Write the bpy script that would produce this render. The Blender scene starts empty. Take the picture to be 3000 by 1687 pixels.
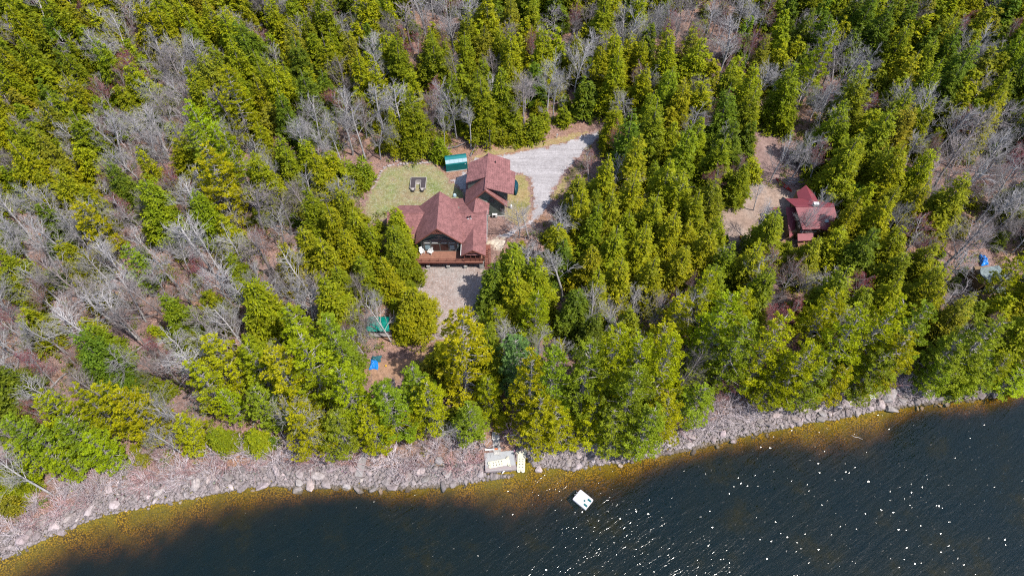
import bpy, bmesh, math, random
import numpy as np
from mathutils import Vector, Matrix, Euler
rad = math.radians
C = bpy.context.scene.collection
R0 = random.Random(11)
# ------------------------------------------------------------------ camera
F = 2000.0; TH = rad(55); CH = 110.0
ST, CT = math.sin(TH), math.cos(TH)
cam_d = bpy.data.cameras.new('camera'); cam = bpy.data.objects.new('camera', cam_d); C.objects.link(cam)
cam.location = (0, 0, CH); cam.rotation_euler = (math.pi/2 - TH, 0, 0)
cam_d.sensor_width = 36; cam_d.lens = 24.0; cam_d.clip_end = 2000; cam_d.clip_start = 1
bpy.context.scene.camera = cam

def proj(x, y, z):
    dz = z - CH; f = y*CT - dz*ST; v = -y*ST - dz*CT
    return ((1500 + F*x/f)/1.1646, (843.5 + F*v/f)/1.1646)      # in the 2576 px wide frame used for all coordinates below
def Pz(px, py, z):
    px *= 1.1646; py *= 1.1646
    x = (px - 1500)/F; y = (py - 843.5)/F
    d = (x, CT - ST*y, -ST - CT*y); t = (z - CH)/d[2]
    return (d[0]*t, d[1]*t, z)

# ------------------------------------------------------------------ the land
SH = [(-60,1425),(0,1397),(60,1368),(130,1335),(200,1305),(270,1279),(330,1266),(400,1252),(480,1238),(560,1224),(620,1212),(700,1207),(760,1215),(850,1211),
      (960,1216),(1040,1214),(1130,1208),(1215,1194),(1292,1184),(1300,1136),(1326,1138),(1340,1160),(1400,1163),(1440,1168),(1500,1156),(1560,1150),(1620,1138),(1700,1124),(1780,1108),(1860,1086),
      (1950,1068),(2030,1050),(2110,1040),(2150,1032),(2190,1020),(2260,1012),(2330,1002),(2420,995),(2500,985),(2576,966),(2700,945)]
SHW = np.array([Pz(a, b, 0)[:2] for a, b in SH])
sx = np.concatenate([[-260], SHW[:, 0], [260]]); sy = np.concatenate([[SHW[0, 1]-75], SHW[:, 1], [SHW[-1, 1]+60]])
WX = np.array([-260, -75, -55, -45, -36, -28, -15, -6, 0, 9, 16, 24, 35, 45, 52, 62, 70, 90, 260.])
WW = np.array([4.4, 4.6, 4.4, 3.0, 1.9, 1.6, 1.8, 3.2, 4.6, 4.2, 3.4, 1.9, 1.7, 2.2, 4.4, 3.6, 1.9, 1.9, 1.9])
smx = np.linspace(-260, 260, 521); _k = np.exp(-np.linspace(-2, 2, 17)**2); _k /= _k.sum(); smy = np.convolve(np.pad(np.interp(smx, sx, sy), 8, mode='edge'), _k, 'valid')
def smooth(t):
    t = np.clip(t, 0, 1); return t*t*(3 - 2*t)
def shore_d(x, y):
    s = np.interp(x, sx, sy); g = (np.interp(x+2, sx, sy) - np.interp(x-2, sx, sy))/4
    return (y - s)/np.sqrt(1 + g*g)
def gz(x, y):
    x = np.asarray(x, float); y = np.asarray(y, float)
    d = shore_d(x, y)
    z = 1.0*smooth(d/5.0) + 1.2*smooth((d-6)/34) + 1.8*smooth((y-81.0)/5.0) + 0.03*np.maximum(y-92, 0)
    pad = np.maximum(np.abs((x+10)/24), np.abs((y-94)/20)); k = smooth((pad-1)/.6)*smooth((d-3)/6)
    z = z + k*(0.35*np.sin(x*.21+.7)*np.sin(y*.17) + .25*np.sin(x*.43+y*.31))
    w = np.interp(x, WX, WW)*(1 + .10*np.sin(x*.31+1) + .07*np.sin(x*.83+y*.9) + .06*np.sin(x*1.7-y*1.3))
    u = np.maximum(np.where(d < 0, np.interp(x, smx, smy) - y, 0), 0)/w + .05
    dep = .75*np.minimum(u, 1)**1.2 + 3.6*smooth((u-.7)/2.6) + .25*np.maximum(u-2, 0)
    dep = np.minimum(dep, 9) * (1 + .0*x)
    return np.where(d >= 0, z, -dep)
def g1(x, y): return float(gz(x, y))
def ground_at(px, py, lift=0.0):                                   # the point of the ground seen at a frame position
    z = 2.0
    for _ in range(12):
        p = Pz(px, py, z + lift); z = g1(p[0], p[1])
    return p[0], p[1], z

# ------------------------------------------------------------------ materials
def newmat(name):
    m = bpy.data.materials.new(name); m.use_nodes = True; nt = m.node_tree
    for n in list(nt.nodes): nt.nodes.remove(n)
    return m, nt, nt.nodes, nt.links
def N(nt, t, **kw):
    n = nt.nodes.new(t)
    for k, v in kw.items():
        if k.startswith('i_'): n.inputs[k[2:].replace('_', ' ')].default_value = v
        else: setattr(n, k, v)
    return n
def noise(nt, vec, scale, detail=3, rough=.6, dist=0):
    n = N(nt, 'ShaderNodeTexNoise'); n.inputs['Scale'].default_value = scale; n.inputs['Detail'].default_value = detail
    n.inputs['Roughness'].default_value = rough; n.inputs['Distortion'].default_value = dist
    nt.links.new(vec, n.inputs['Vector']); return n.outputs['Fac']
def ramp(nt, fac, stops):
    r = N(nt, 'ShaderNodeValToRGB'); el = r.color_ramp.elements
    while len(el) < len(stops): el.new(.5)
    for e, (p, c) in zip(el, stops): e.position = p; e.color = (*c, 1) if len(c) == 3 else c
    nt.links.new(fac, r.inputs['Fac']); return r.outputs['Color']
def mixc(nt, fac, a, b, mode='MIX'):
    m = N(nt, 'ShaderNodeMix', data_type='RGBA', blend_type=mode)
    for s, v in ((0, fac), (6, a), (7, b)):
        if isinstance(v, (int, float)): m.inputs[s].default_value = v
        elif isinstance(v, tuple): m.inputs[s].default_value = (*v, 1)
        else: nt.links.new(v, m.inputs[s])
    return m.outputs[2]
def math_(nt, op, a, b=0.0, clamp=False):
    m = N(nt, 'ShaderNodeMath', operation=op, use_clamp=clamp)
    for i, v in enumerate((a, b)):
        if isinstance(v, (int, float)): m.inputs[i].default_value = v
        else: nt.links.new(v, m.inputs[i])
    return m.outputs[0]
def bumpn(nt, h, strength, dist=.05):
    b = N(nt, 'ShaderNodeBump'); b.inputs['Strength'].default_value = strength; b.inputs['Distance'].default_value = dist
    nt.links.new(h, b.inputs['Height']); return b.outputs['Normal']
TONE = .79
def finish(nt, col, rough=.8, normal=None, spec=.3):
    p = N(nt, 'ShaderNodeBsdfPrincipled'); o = N(nt, 'ShaderNodeOutputMaterial')
    if isinstance(col, tuple): p.inputs['Base Color'].default_value = (*[x*TONE for x in col], 1)
    else: nt.links.new(mixc(nt, 1.0, col, (TONE,)*3, 'MULTIPLY'), p.inputs['Base Color'])
    p.inputs['Roughness'].default_value = rough; p.inputs['Specular IOR Level'].default_value = spec
    if normal: nt.links.new(normal, p.inputs['Normal'])
    nt.links.new(p.outputs[0], o.inputs[0]); return p
def pos(nt): return N(nt, 'ShaderNodeNewGeometry').outputs['Position']
def simple(name, col, rough=.7, var=.25, scale=3.0, bump=0, spec=.3, fine=14):
    m, nt, ns, ln = newmat(name); v = N(nt, 'ShaderNodeTexCoord').outputs['Object']
    a = noise(nt, v, scale, 4); b = noise(nt, v, fine, 3)
    lo = tuple(c*(1-var) for c in col); hi = tuple(min(1, c*(1+var)) for c in col)
    c = ramp(nt, a, [(.3, lo), (.7, hi)]); c = mixc(nt, .5, c, ramp(nt, b, [(.3, lo), (.7, hi)]))
    finish(nt, c, rough, bumpn(nt, b, bump) if bump else None, spec); return m

def litter_color(nt, v):
    a = noise(nt, v, .09, 4); b = noise(nt, v, 1.1, 4, .7); c = noise(nt, v, 5.5, 3, .7)
    c1 = ramp(nt, a, [(.35, (.22, .145, .135)), (.5, (.25, .15, .115)), (.68, (.31, .165, .07))])
    c2 = ramp(nt, b, [(.32, (.07, .045, .04)), (.5, (.19, .12, .10)), (.72, (.32, .225, .20))])
    col = mixc(nt, .55, c1, c2)
    col = mixc(nt, .75, col, ramp(nt, c, [(.32, (.25, .23, .23)), (.5, (.85, .85, .85)), (.66, (1.7, 1.65, 1.65))]), 'MULTIPLY')
    return col, b, c
def ground_mat():
    m, nt, ns, ln = newmat('forest_floor'); v = pos(nt)
    col, b, c = litter_color(nt, v)
    at = N(nt, 'ShaderNodeAttribute', attribute_name='shore').outputs['Fac']
    # stony shore strip and lake bed
    vor = N(nt, 'ShaderNodeTexVoronoi'); vor.inputs['Scale'].default_value = 2.6; ln.new(v, vor.inputs['Vector'])
    stone = ramp(nt, vor.outputs['Distance'], [(.0, (.30, .255, .245)), (.3, (.24, .205, .20)), (.55, (.05, .042, .04))])
    stone = mixc(nt, .35, stone, vor.outputs['Color'], 'SOFT_LIGHT')
    k = math_(nt, 'ADD', at, math_(nt, 'MULTIPLY', math_(nt, 'SUBTRACT', b, .5), 5.0))
    k = math_(nt, 'LESS_THAN', k, 2.5)
    col = mixc(nt, k, col, stone)
    vor2 = N(nt, 'ShaderNodeTexVoronoi'); vor2.inputs['Scale'].default_value = 4.6; ln.new(v, vor2.inputs['Vector'])
    bed = ramp(nt, vor2.outputs['Distance'], [(.0, (.54, .40, .02)), (.3, (.38, .27, .012)), (.65, (.09, .06, .006))])
    bed = mixc(nt, .6, bed, ramp(nt, noise(nt, v, 2.2, 4, .75), [(.3, (.4, .4, .4)), (.5, (1, 1, 1)), (.7, (1.5, 1.4, 1.2))]), 'MULTIPLY')
    big = noise(nt, v, .35, 4)
    bed = mixc(nt, ramp(nt, big, [(.42, (0, 0, 0)), (.62, (.7, .7, .7))]), bed, (.17, .155, .012))
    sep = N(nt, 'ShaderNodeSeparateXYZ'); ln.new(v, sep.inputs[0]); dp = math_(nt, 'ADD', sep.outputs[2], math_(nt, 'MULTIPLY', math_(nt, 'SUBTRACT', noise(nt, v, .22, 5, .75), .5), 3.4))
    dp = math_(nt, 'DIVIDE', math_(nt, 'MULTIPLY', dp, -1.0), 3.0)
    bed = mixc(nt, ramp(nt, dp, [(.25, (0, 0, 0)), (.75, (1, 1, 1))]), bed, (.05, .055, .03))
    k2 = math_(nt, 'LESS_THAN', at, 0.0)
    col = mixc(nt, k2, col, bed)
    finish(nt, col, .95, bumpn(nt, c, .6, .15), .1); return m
def patch_mat(name, cols, scale1, scale2, streak=None, mott=.6, third=None):
    m, nt, ns, ln = newmat(name); v = pos(nt)
    lit, b0, c0 = litter_color(nt, v)
    a = noise(nt, v, scale1, 4, .65); b = noise(nt, v, scale2, 4, .7); c = noise(nt, v, 5.0, 3, .7)
    col = ramp(nt, a, [(.3, cols[0]), (.5, cols[1]), (.7, cols[2])])
    col = mixc(nt, mott, col, ramp(nt, b, [(.3, (.55, .55, .55)), (.5, (1, 1, 1)), (.7, (1.45, 1.45, 1.45))]), 'MULTIPLY')
    if third:
        t = noise(nt, v, 3.2, 3, .75)
        col = mixc(nt, ramp(nt, t, [(.52, (0, 0, 0)), (.60, (.9, .9, .9))]), col, third)
    col = mixc(nt, .6, col, ramp(nt, c, [(.3, (.55, .55, .55)), (.5, (1, 1, 1)), (.7, (1.4, 1.4, 1.4))]), 'MULTIPLY')
    if streak:
        mp = N(nt, 'ShaderNodeMapping'); mp.inputs['Rotation'].default_value = (0, 0, streak); mp.inputs['Scale'].default_value = (.12, 1.7, 1)
        ln.new(v, mp.inputs['Vector']); s = noise(nt, mp.outputs[0], 1.0, 4, .7)
        col = mixc(nt, .7, col, ramp(nt, s, [(.32, (.72, .70, .70)), (.5, (1, 1, 1)), (.68, (1.25, 1.25, 1.25))]), 'MULTIPLY')
    at = N(nt, 'ShaderNodeAttribute', attribute_name='edge').outputs['Fac']
    k = math_(nt, 'ADD', math_(nt, 'ADD', at, .55), math_(nt, 'MULTIPLY', math_(nt, 'SUBTRACT', noise(nt, v, .7, 5, .75), .5), 5.0))
    k = ramp(nt, math_(nt, 'DIVIDE', k, 2.0), [(.35, (0, 0, 0)), (.6, (1, 1, 1))])
    col = mixc(nt, k, lit, col)
    finish(nt, col, .95, bumpn(nt, c, .4, .1), .1); return m
def foliage_mat(name):
    m, nt, ns, ln = newmat(name)
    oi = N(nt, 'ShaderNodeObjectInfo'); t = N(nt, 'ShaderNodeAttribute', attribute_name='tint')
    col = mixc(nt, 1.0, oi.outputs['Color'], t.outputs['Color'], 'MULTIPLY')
    d = N(nt, 'ShaderNodeBsdfDiffuse'); tr = N(nt, 'ShaderNodeBsdfTranslucent'); gl = N(nt, 'ShaderNodeBsdfGlossy'); gl.inputs['Roughness'].default_value = .5
    gl.inputs['Color'].default_value = (.5, .5, .5, 1)
    ln.new(col, d.inputs['Color']); ln.new(col, tr.inputs['Color'])
    mx = N(nt, 'ShaderNodeMixShader'); mx.inputs[0].default_value = .36; ln.new(d.outputs[0], mx.inputs[1]); ln.new(tr.outputs[0], mx.inputs[2])
    mg = N(nt, 'ShaderNodeMixShader'); mg.inputs[0].default_value = .012; ln.new(mx.outputs[0], mg.inputs[1]); ln.new(gl.outputs[0], mg.inputs[2])
    o = N(nt, 'ShaderNodeOutputMaterial'); ln.new(mg.outputs[0], o.inputs[0]); return m
def bark_mat(name):
    m, nt, ns, ln = newmat(name); oi = N(nt, 'ShaderNodeObjectInfo'); v = N(nt, 'ShaderNodeTexCoord').outputs['Object']
    a = noise(nt, v, 2.2, 4, .7)
    col = mixc(nt, 1.0, oi.outputs['Color'], ramp(nt, a, [(.3, (.55, .52, .5)), (.5, (1, 1, 1)), (.72, (1.4, 1.4, 1.42))]), 'MULTIPLY')
    finish(nt, col, .9, None, .1); return m
def rock_mat(name, base, wet=False):
    m, nt, ns, ln = newmat(name); v = pos(nt); oi = N(nt, 'ShaderNodeObjectInfo')
    a = noise(nt, v, 1.6, 5, .7); b = noise(nt, v, 9, 3, .7)
    lo = tuple(c*.55 for c in base); hi = tuple(c*1.35 for c in base)
    col = ramp(nt, a, [(.3, lo), (.5, base), (.72, hi)])
    col = mixc(nt, .4, col, ramp(nt, b, [(.35, (.5, .47, .47)), (.6, (1.2, 1.2, 1.2))]), 'MULTIPLY')
    col = mixc(nt, 1.0, col, oi.outputs['Color'], 'MULTIPLY')
    finish(nt, col, .9, bumpn(nt, a, .5, .15), .15); return m
def shingle_mat(name, base, rows=2.2):
    m, nt, ns, ln = newmat(name); v = pos(nt)
    a = noise(nt, v, 1.0, 4, .65); b = noise(nt, v, 4.5, 3, .7)
    lo = tuple(c*.72 for c in base); hi = tuple(c*1.25 for c in base)
    col = ramp(nt, a, [(.3, lo), (.7, hi)])
    col = mixc(nt, .8, col, ramp(nt, b, [(.34, (.55, .55, .58)), (.5, (1, 1, 1)), (.68, (1.3, 1.28, 1.28))]), 'MULTIPLY')
    w = N(nt, 'ShaderNodeTexWave', wave_type='BANDS', bands_direction='Z'); w.inputs['Scale'].default_value = rows; w.inputs['Distortion'].default_value = .4
    ln.new(v, w.inputs['Vector'])
    col = mixc(nt, .35, col, ramp(nt, w.outputs['Fac'], [(.0, (.7, .7, .7)), (.4, (1, 1, 1)), (1, (1.1, 1.1, 1.1))]), 'MULTIPLY')
    finish(nt, col, .9, bumpn(nt, w.outputs['Fac'], .3, .04), .15); return m
def siding_mat(name, base, scale=2.4):
    m, nt, ns, ln = newmat(name); v = pos(nt)
    w = N(nt, 'ShaderNodeTexWave', wave_type='BANDS', bands_direction='Z', wave_profile='SAW'); w.inputs['Scale'].default_value = scale; ln.new(v, w.inputs['Vector'])
    a = noise(nt, v, 1.5, 4)
    col = ramp(nt, a, [(.3, tuple(c*.85 for c in base)), (.7, tuple(c*1.15 for c in base))])
    col = mixc(nt, .5, col, ramp(nt, w.outputs['Fac'], [(0, (.6, .6, .6)), (.2, (1, 1, 1)), (1, (1.1, 1.1, 1.1))]), 'MULTIPLY')
    finish(nt, col, .7, bumpn(nt, w.outputs['Fac'], .3, .04), .3); return m
def plank_mat(name, base, direction='X', scale=1.6):
    m, nt, ns, ln = newmat(name); v = N(nt, 'ShaderNodeTexCoord').outputs['Object']
    w = N(nt, 'ShaderNodeTexWave', wave_type='BANDS', bands_direction=direction); w.inputs['Scale'].default_value = scale; ln.new(v, w.inputs['Vector'])
    a = noise(nt, v, 2.5, 5, .7)
    col = ramp(nt, a, [(.3, tuple(c*.75 for c in base)), (.7, tuple(c*1.2 for c in base))])
    col = mixc(nt, .6, col, ramp(nt, w.outputs['Fac'], [(0, (.35, .35, .35)), (.12, (1, 1, 1))]), 'MULTIPLY')
    finish(nt, col, .85, None, .2); return m
def glass_mat(name, col=(.03, .045, .06)):
    m, nt, ns, ln = newmat(name); finish(nt, col, .08, None, .8); return m
def water_mat():
    m, nt, ns, ln = newmat('lake_water'); v = pos(nt)
    mp = N(nt, 'ShaderNodeMapping', vector_type='TEXTURE'); mp.inputs['Rotation'].default_value = (0, 0, rad(33)); mp.inputs['Scale'].default_value = (2.6, .62, 1); ln.new(v, mp.inputs['Vector'])
    n1 = noise(nt, mp.outputs[0], .55, 3, .55, .3); n2 = noise(nt, mp.outputs[0], 1.9, 3, .6, .5); n3 = noise(nt, mp.outputs[0], 6.0, 2, .6)
    gust = ramp(nt, noise(nt, v, .035, 3), [(.35, (.45, .45, .45)), (.65, (1.0, 1.0, 1.0))])
    hgt = math_(nt, 'ADD', math_(nt, 'MULTIPLY', n1, .9), math_(nt, 'ADD', math_(nt, 'MULTIPLY', n2, .34), math_(nt, 'MULTIPLY', n3, .085)))
    hgt = math_(nt, 'MULTIPLY', hgt, gust)
    nrm = bumpn(nt, hgt, 1.0, WAVE)
    # small wavelets: each facet has a tilt of its own
    mq = N(nt, 'ShaderNodeMapping', vector_type='TEXTURE'); mq.inputs['Rotation'].default_value = (0, 0, rad(33)); mq.inputs['Scale'].default_value = (.24, .14, 1); ln.new(v, mq.inputs['Vector'])
    vo = N(nt, 'ShaderNodeTexVoronoi'); vo.inputs['Scale'].default_value = 1.0; ln.new(mq.outputs[0], vo.inputs['Vector'])
    s1 = N(nt, 'ShaderNodeVectorMath', operation='SUBTRACT'); ln.new(vo.outputs['Color'], s1.inputs[0]); s1.inputs[1].default_value = (.5, .5, .5)
    s2 = N(nt, 'ShaderNodeVectorMath', operation='MULTIPLY'); ln.new(s1.outputs[0], s2.inputs[0]); ln.new(s1.outputs[0], s2.inputs[1])
    s3 = N(nt, 'ShaderNodeVectorMath', operation='MULTIPLY'); ln.new(s2.outputs[0], s3.inputs[0]); ln.new(s1.outputs[0], s3.inputs[1])
    s4 = N(nt, 'ShaderNodeVectorMath', operation='MULTIPLY'); ln.new(s3.outputs[0], s4.inputs[0]); s4.inputs[1].default_value = (FACET, FACET, 0)
    sx3 = N(nt, 'ShaderNodeSeparateXYZ'); ln.new(vo.outputs['Color'], sx3.inputs[0]); gate = math_(nt, 'GREATER_THAN', sx3.outputs[2], .915)
    s7 = N(nt, 'ShaderNodeVectorMath', operation='SCALE'); ln.new(s4.outputs[0], s7.inputs[0]); ln.new(gate, s7.inputs['Scale'])
    s5 = N(nt, 'ShaderNodeVectorMath', operation='ADD'); ln.new(s7.outputs[0], s5.inputs[0]); ln.new(nrm, s5.inputs[1])
    s6 = N(nt, 'ShaderNodeVectorMath', operation='NORMALIZE'); ln.new(s5.outputs[0], s6.inputs[0]); nrm = s6.outputs[0]
    gl = N(nt, 'ShaderNodeBsdfGlossy'); gl.inputs['Roughness'].default_value = .12; gl.inputs['Color'].default_value = (1, 1, 1, 1); ln.new(nrm, gl.inputs['Normal'])
    tr = N(nt, 'ShaderNodeBsdfTransparent')
    df = N(nt, 'ShaderNodeBsdfDiffuse'); ln.new(ramp(nt, noise(nt, v, .10, 5, .7), [(.36, (.015, .052, .056)), (.54, (.030, .060, .050)), (.68, (.085, .085, .025))]), df.inputs['Color']); ln.new(nrm, df.inputs['Normal'])
    m1 = N(nt, 'ShaderNodeMixShader'); m1.inputs[0].default_value = .10; ln.new(tr.outputs[0], m1.inputs[1]); ln.new(df.outputs[0], m1.inputs[2])
    fr = N(nt, 'ShaderNodeFresnel'); fr.inputs['IOR'].default_value = 1.33; ln.new(nrm, fr.inputs['Normal'])
    m2 = N(nt, 'ShaderNodeMixShader'); ln.new(fr.outputs[0], m2.inputs[0]); ln.new(m1.outputs[0], m2.inputs[1]); ln.new(gl.outputs[0], m2.inputs[2])
    ab = N(nt, 'ShaderNodeVolumeAbsorption'); ab.inputs['Color'].default_value = (.62, .44, .0, 1); ab.inputs['Density'].default_value = 1.15
    o = N(nt, 'ShaderNodeOutputMaterial'); ln.new(m2.outputs[0], o.inputs[0]); ln.new(ab.outputs[0], o.inputs['Volume']); return m
WAVE = .19; FACET = 2.5
M = dict(
  ground=ground_mat(), water=water_mat(), leaf=foliage_mat('needles'), bark=bark_mat('bark'),
  rock=rock_mat('shore_stone', (.25, .220, .217)), rubble=rock_mat('shore_rubble', (.20, .170, .167)),
  gravel=patch_mat('drive_gravel', [(.24, .222, .225), (.275, .257, .262), (.31, .29, .296)], .25, 1.6, streak=rad(-55), mott=.3),
  lawn=patch_mat('spring_lawn', [(.20, .14, .095), (.18, .16, .075), (.10, .145, .035)], .2, 1.0, third=(.24, .235, .16)),
  verge=patch_mat('dry_verge', [(.23, .15, .075), (.22, .17, .075), (.15, .145, .045)], .3, 1.5, third=(.28, .22, .13)),
  yard=patch_mat('stony_yard', [(.20, .14, .115), (.235, .185, .165), (.25, .225, .21)], .16, 1.2, third=(.29, .265, .255)),
  lane=patch_mat('dirt_lane', [(.17, .11, .10), (.20, .135, .12), (.24, .165, .145)], .2, 1.4),
  clearing=patch_mat('sandy_clearing', [(.20, .14, .11), (.24, .175, .14), (.25, .20, .17)], .22, 1.5),
  path=patch_mat('leafy_path', [(.22, .13, .09), (.25, .15, .095), (.27, .17, .12)], .3, 1.5),
  sand=patch_mat('pale_sand', [(.33, .27, .20), (.38, .32, .25), (.42, .36, .30)], .4, 1.6),
  shingle=shingle_mat('red_shingle', (.188, .086, .083)), tin=simple('red_metal_roof', (.165, .033, .043), .6, .15, 1.2),
  grayroof=shingle_mat('gray_shingle', (.13, .16, .165)),
  siding=siding_mat('dark_green_siding', (.095, .112, .098)), brown=siding_mat('brown_siding', (.16, .10, .05)),
  trim=simple('red_brown_timber', (.16, .055, .04), .7, .2), cream=simple('cream_trim', (.35, .34, .33), .6, .1),
  greytrim=simple('grey_green_frame', (.10, .105, .095), .6, .1),
  deck=plank_mat('deck_boards', (.21, .10, .068), 'Y', 2.2), oldwood=plank_mat('weathered_planks', (.22, .20, .195), 'Y', 1.6),
  dockwood=simple('pale_dock_top', (.275, .28, .285), .8, .14, .8, fine=4), dockedge=simple('weathered_dock_edge', (.24, .20, .20), .8, .25),
  glass=glass_mat('dark_glass'), curtain=simple('dark_red_glass_door', (.045, .022, .02), .3, .2),
  concrete=simple('pale_concrete', (.36, .34, .33), .9, .2, 2, .3), black=simple('black_plastic', (.012, .012, .014), .4, .1),
  white=simple('white_paint', (.60, .59, .58), .5, .06), offwhite=simple('off_white_plastic', (.41, .395, .41), .5, .05, 1.5),
  teal=simple('teal_tarp', (.0, .105, .105), .45, .2, 1.2, .2), teal2=simple('teal_tarp_top', (.006, .125, .13), .4, .12, 1.2),
  pale=simple('pale_panel', (.22, .31, .34), .35, .12, 1.4), darkteal=simple('dark_teal_tarp', (.0, .035, .055), .5, .2),
  greentarp=simple('green_tarp', (.0, .17, .13), .4, .25, 1.2, .4), blue=simple('blue_tarp', (.01, .16, .52), .35, .3, 1.6, .5),
  bluegrey=simple('blue_grey_tarp', (.02, .09, .11), .4, .3, 2), soil=simple('dark_soil', (.045, .036, .04), .95, .35, 3, .5, fine=20),
  plank=simple('pale_bed_board', (.30, .27, .25), .85, .2), barrel=simple('dark_barrel', (.06, .055, .06), .6, .2),
  cream_foam=simple('cream_foam', (.50, .47, .36), .6, .07, 1.2), darkmark=simple('charcoal_mark', (.03, .03, .035), .6, .2),
  greenpad=simple('green_deck_pad', (.0, .075, .085), .7, .15), redpaint=simple('red_paint', (.42, .03, .02), .4, .15),
  orange=simple('orange_paint', (.5, .12, .02), .5, .15), metal=simple('pale_metal', (.45, .46, .47), .35, .1, spec=.6),
  yellow=simple('yellow_plastic', (.55, .33, .03), .5, .15), stonewall=rock_mat('pier_stone', (.34, .33, .31)),
)

# ------------------------------------------------------------------ object helpers
class MB:
    def __init__(s): s.v = []; s.f = []
    def add(s, vs, fs):
        o = len(s.v); s.v += [tuple(v) for v in vs]; s.f += [tuple(i+o for i in f) for f in fs]; return s
    def box(s, c, d, rz=0, rx=0, ry=0):
        m = Euler((rx, ry, rz)).to_matrix(); c = Vector(c)
        vs = [c + m @ Vector((x*d[0]/2, y*d[1]/2, z*d[2]/2)) for z in (-1, 1) for y in (-1, 1) for x in (-1, 1)]
        return s.add(vs, [(0, 2, 3, 1), (4, 5, 7, 6), (0, 1, 5, 4), (2, 6, 7, 3), (0, 4, 6, 2), (1, 3, 7, 5)])
    def bar(s, a, b, w, h=None, n=4):
        a, b = Vector(a), Vector(b); d = (b-a).normalized(); u = d.cross(Vector((0, 0, 1)))
        if u.length < 1e-3: u = Vector((1, 0, 0))
        u.normalize(); q = u.cross(d); h = h or w
        if n == 4: ring = [(-1, -1), (1, -1), (1, 1), (-1, 1)]; r = [(u*x*w/2 + q*y*h/2) for x, y in ring]
        else: r = [(u*math.cos(2*math.pi*k/n) + q*math.sin(2*math.pi*k/n))*w/2 for k in range(n)]
        vs = [a+x for x in r] + [b+x for x in r]
        return s.add(vs, [(k, (k+1) % n, n+(k+1) % n, n+k) for k in range(n)] + [tuple(range(n-1, -1, -1)), tuple(range(n, 2*n))])
    def tube(s, pts, rs, n=6):
        rows = []
        for i, p in enumerate(pts):
            p = Vector(p); d = (Vector(pts[min(i+1, len(pts)-1)]) - Vector(pts[max(i-1, 0)])).normalized()
            u = d.cross(Vector((.12, .2, 1)))
            if u.length < 1e-3: u = Vector((1, 0, 0))
            u.normalize(); q = u.cross(d)
            rows.append([p + (u*math.cos(2*math.pi*k/n) + q*math.sin(2*math.pi*k/n))*rs[i] for k in range(n)])
        fs = []
        for i in range(len(rows)-1):
            for k in range(n): fs.append((i*n+k, i*n+(k+1) % n, (i+1)*n+(k+1) % n, (i+1)*n+k))
        fs += [tuple(range(n-1, -1, -1)), tuple((len(rows)-1)*n+k for k in range(n))]
        return s.add([v for r in rows for v in r], fs)
    def poly(s, pts, th, down=True):                                # a slab: the polygon given is its top
        n = len(pts); a = [Vector(p) for p in pts]
        nr = Vector((0, 0, 0))
        for i in range(n): nr += a[i].cross(a[(i+1) % n])
        if nr.z < 0: a.reverse()
        b = [p - Vector((0, 0, th)) for p in a]
        return s.add(a+b, [tuple(range(n)), tuple(range(2*n-1, n-1, -1))] + [(i, n+i, n+(i+1) % n, (i+1) % n) for i in range(n)])
    def prism(s, prof, axis, t0, t1):                               # profile in (u, z), pushed along x or y
        n = len(prof)
        A = [((t0, u, z) if axis == 'x' else (u, t0, z)) for u, z in prof]; B = [((t1, u, z) if axis == 'x' else (u, t1, z)) for u, z in prof]
        return s.add(A+B, [tuple(range(n)), tuple(range(2*n-1, n-1, -1))] + [(i, n+i, n+(i+1) % n, (i+1) % n) for i in range(n)])
    def lathe(s, prof, c=(0, 0, 0), n=16):
        vs = [(c[0]+r*math.cos(2*math.pi*k/n), c[1]+r*math.sin(2*math.pi*k/n), c[2]+z) for r, z in prof for k in range(n)]
        fs = [(i*n+k, i*n+(k+1) % n, (i+1)*n+(k+1) % n, (i+1)*n+k) for i in range(len(prof)-1) for k in range(n)]
        fs += [tuple(range(n-1, -1, -1)), tuple((len(prof)-1)*n+k for k in range(n))]
        return s.add(vs, fs)
    def build(s, name, mat, parent=None, smooth=False, fix=True):
        me = bpy.data.meshes.new(name); me.from_pydata(s.v, [], s.f)
        if fix:
            bm = bmesh.new(); bm.from_mesh(me); bmesh.ops.recalc_face_normals(bm, faces=bm.faces); bm.to_mesh(me); bm.free()
        if smooth: me.shade_smooth()
        me.materials.append(M[mat] if isinstance(mat, str) else mat)
        o = bpy.data.objects.new(name, me); C.objects.link(o)
        if parent: o.parent = parent; o.matrix_parent_inverse = parent.matrix_world.inverted() if parent.matrix_world != Matrix() else Matrix()
        return o
def tag(o, label, cat, group=None):
    o['label'] = label; o['category'] = cat
    if group: o['group'] = group
    return o
def thing(name, label, cat, loc=(0, 0, 0), group=None, rz=0):
    o = bpy.data.objects.new(name, None); C.objects.link(o); o.location = loc; o.rotation_euler = (0, 0, rz); o.empty_display_size = .3
    return tag(o, label, cat, group)
def part(mb, name, mat, parent, label=None, smooth=False, local=True):
    """child mesh; its coordinates are the parent's own unless local is False (world)"""
    o = mb.build(name, mat, None, smooth); o.parent = parent
    if not local: o.matrix_parent_inverse = Matrix.Translation(-Vector(parent.location))
    if label: o['label'] = label
    return o
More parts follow.
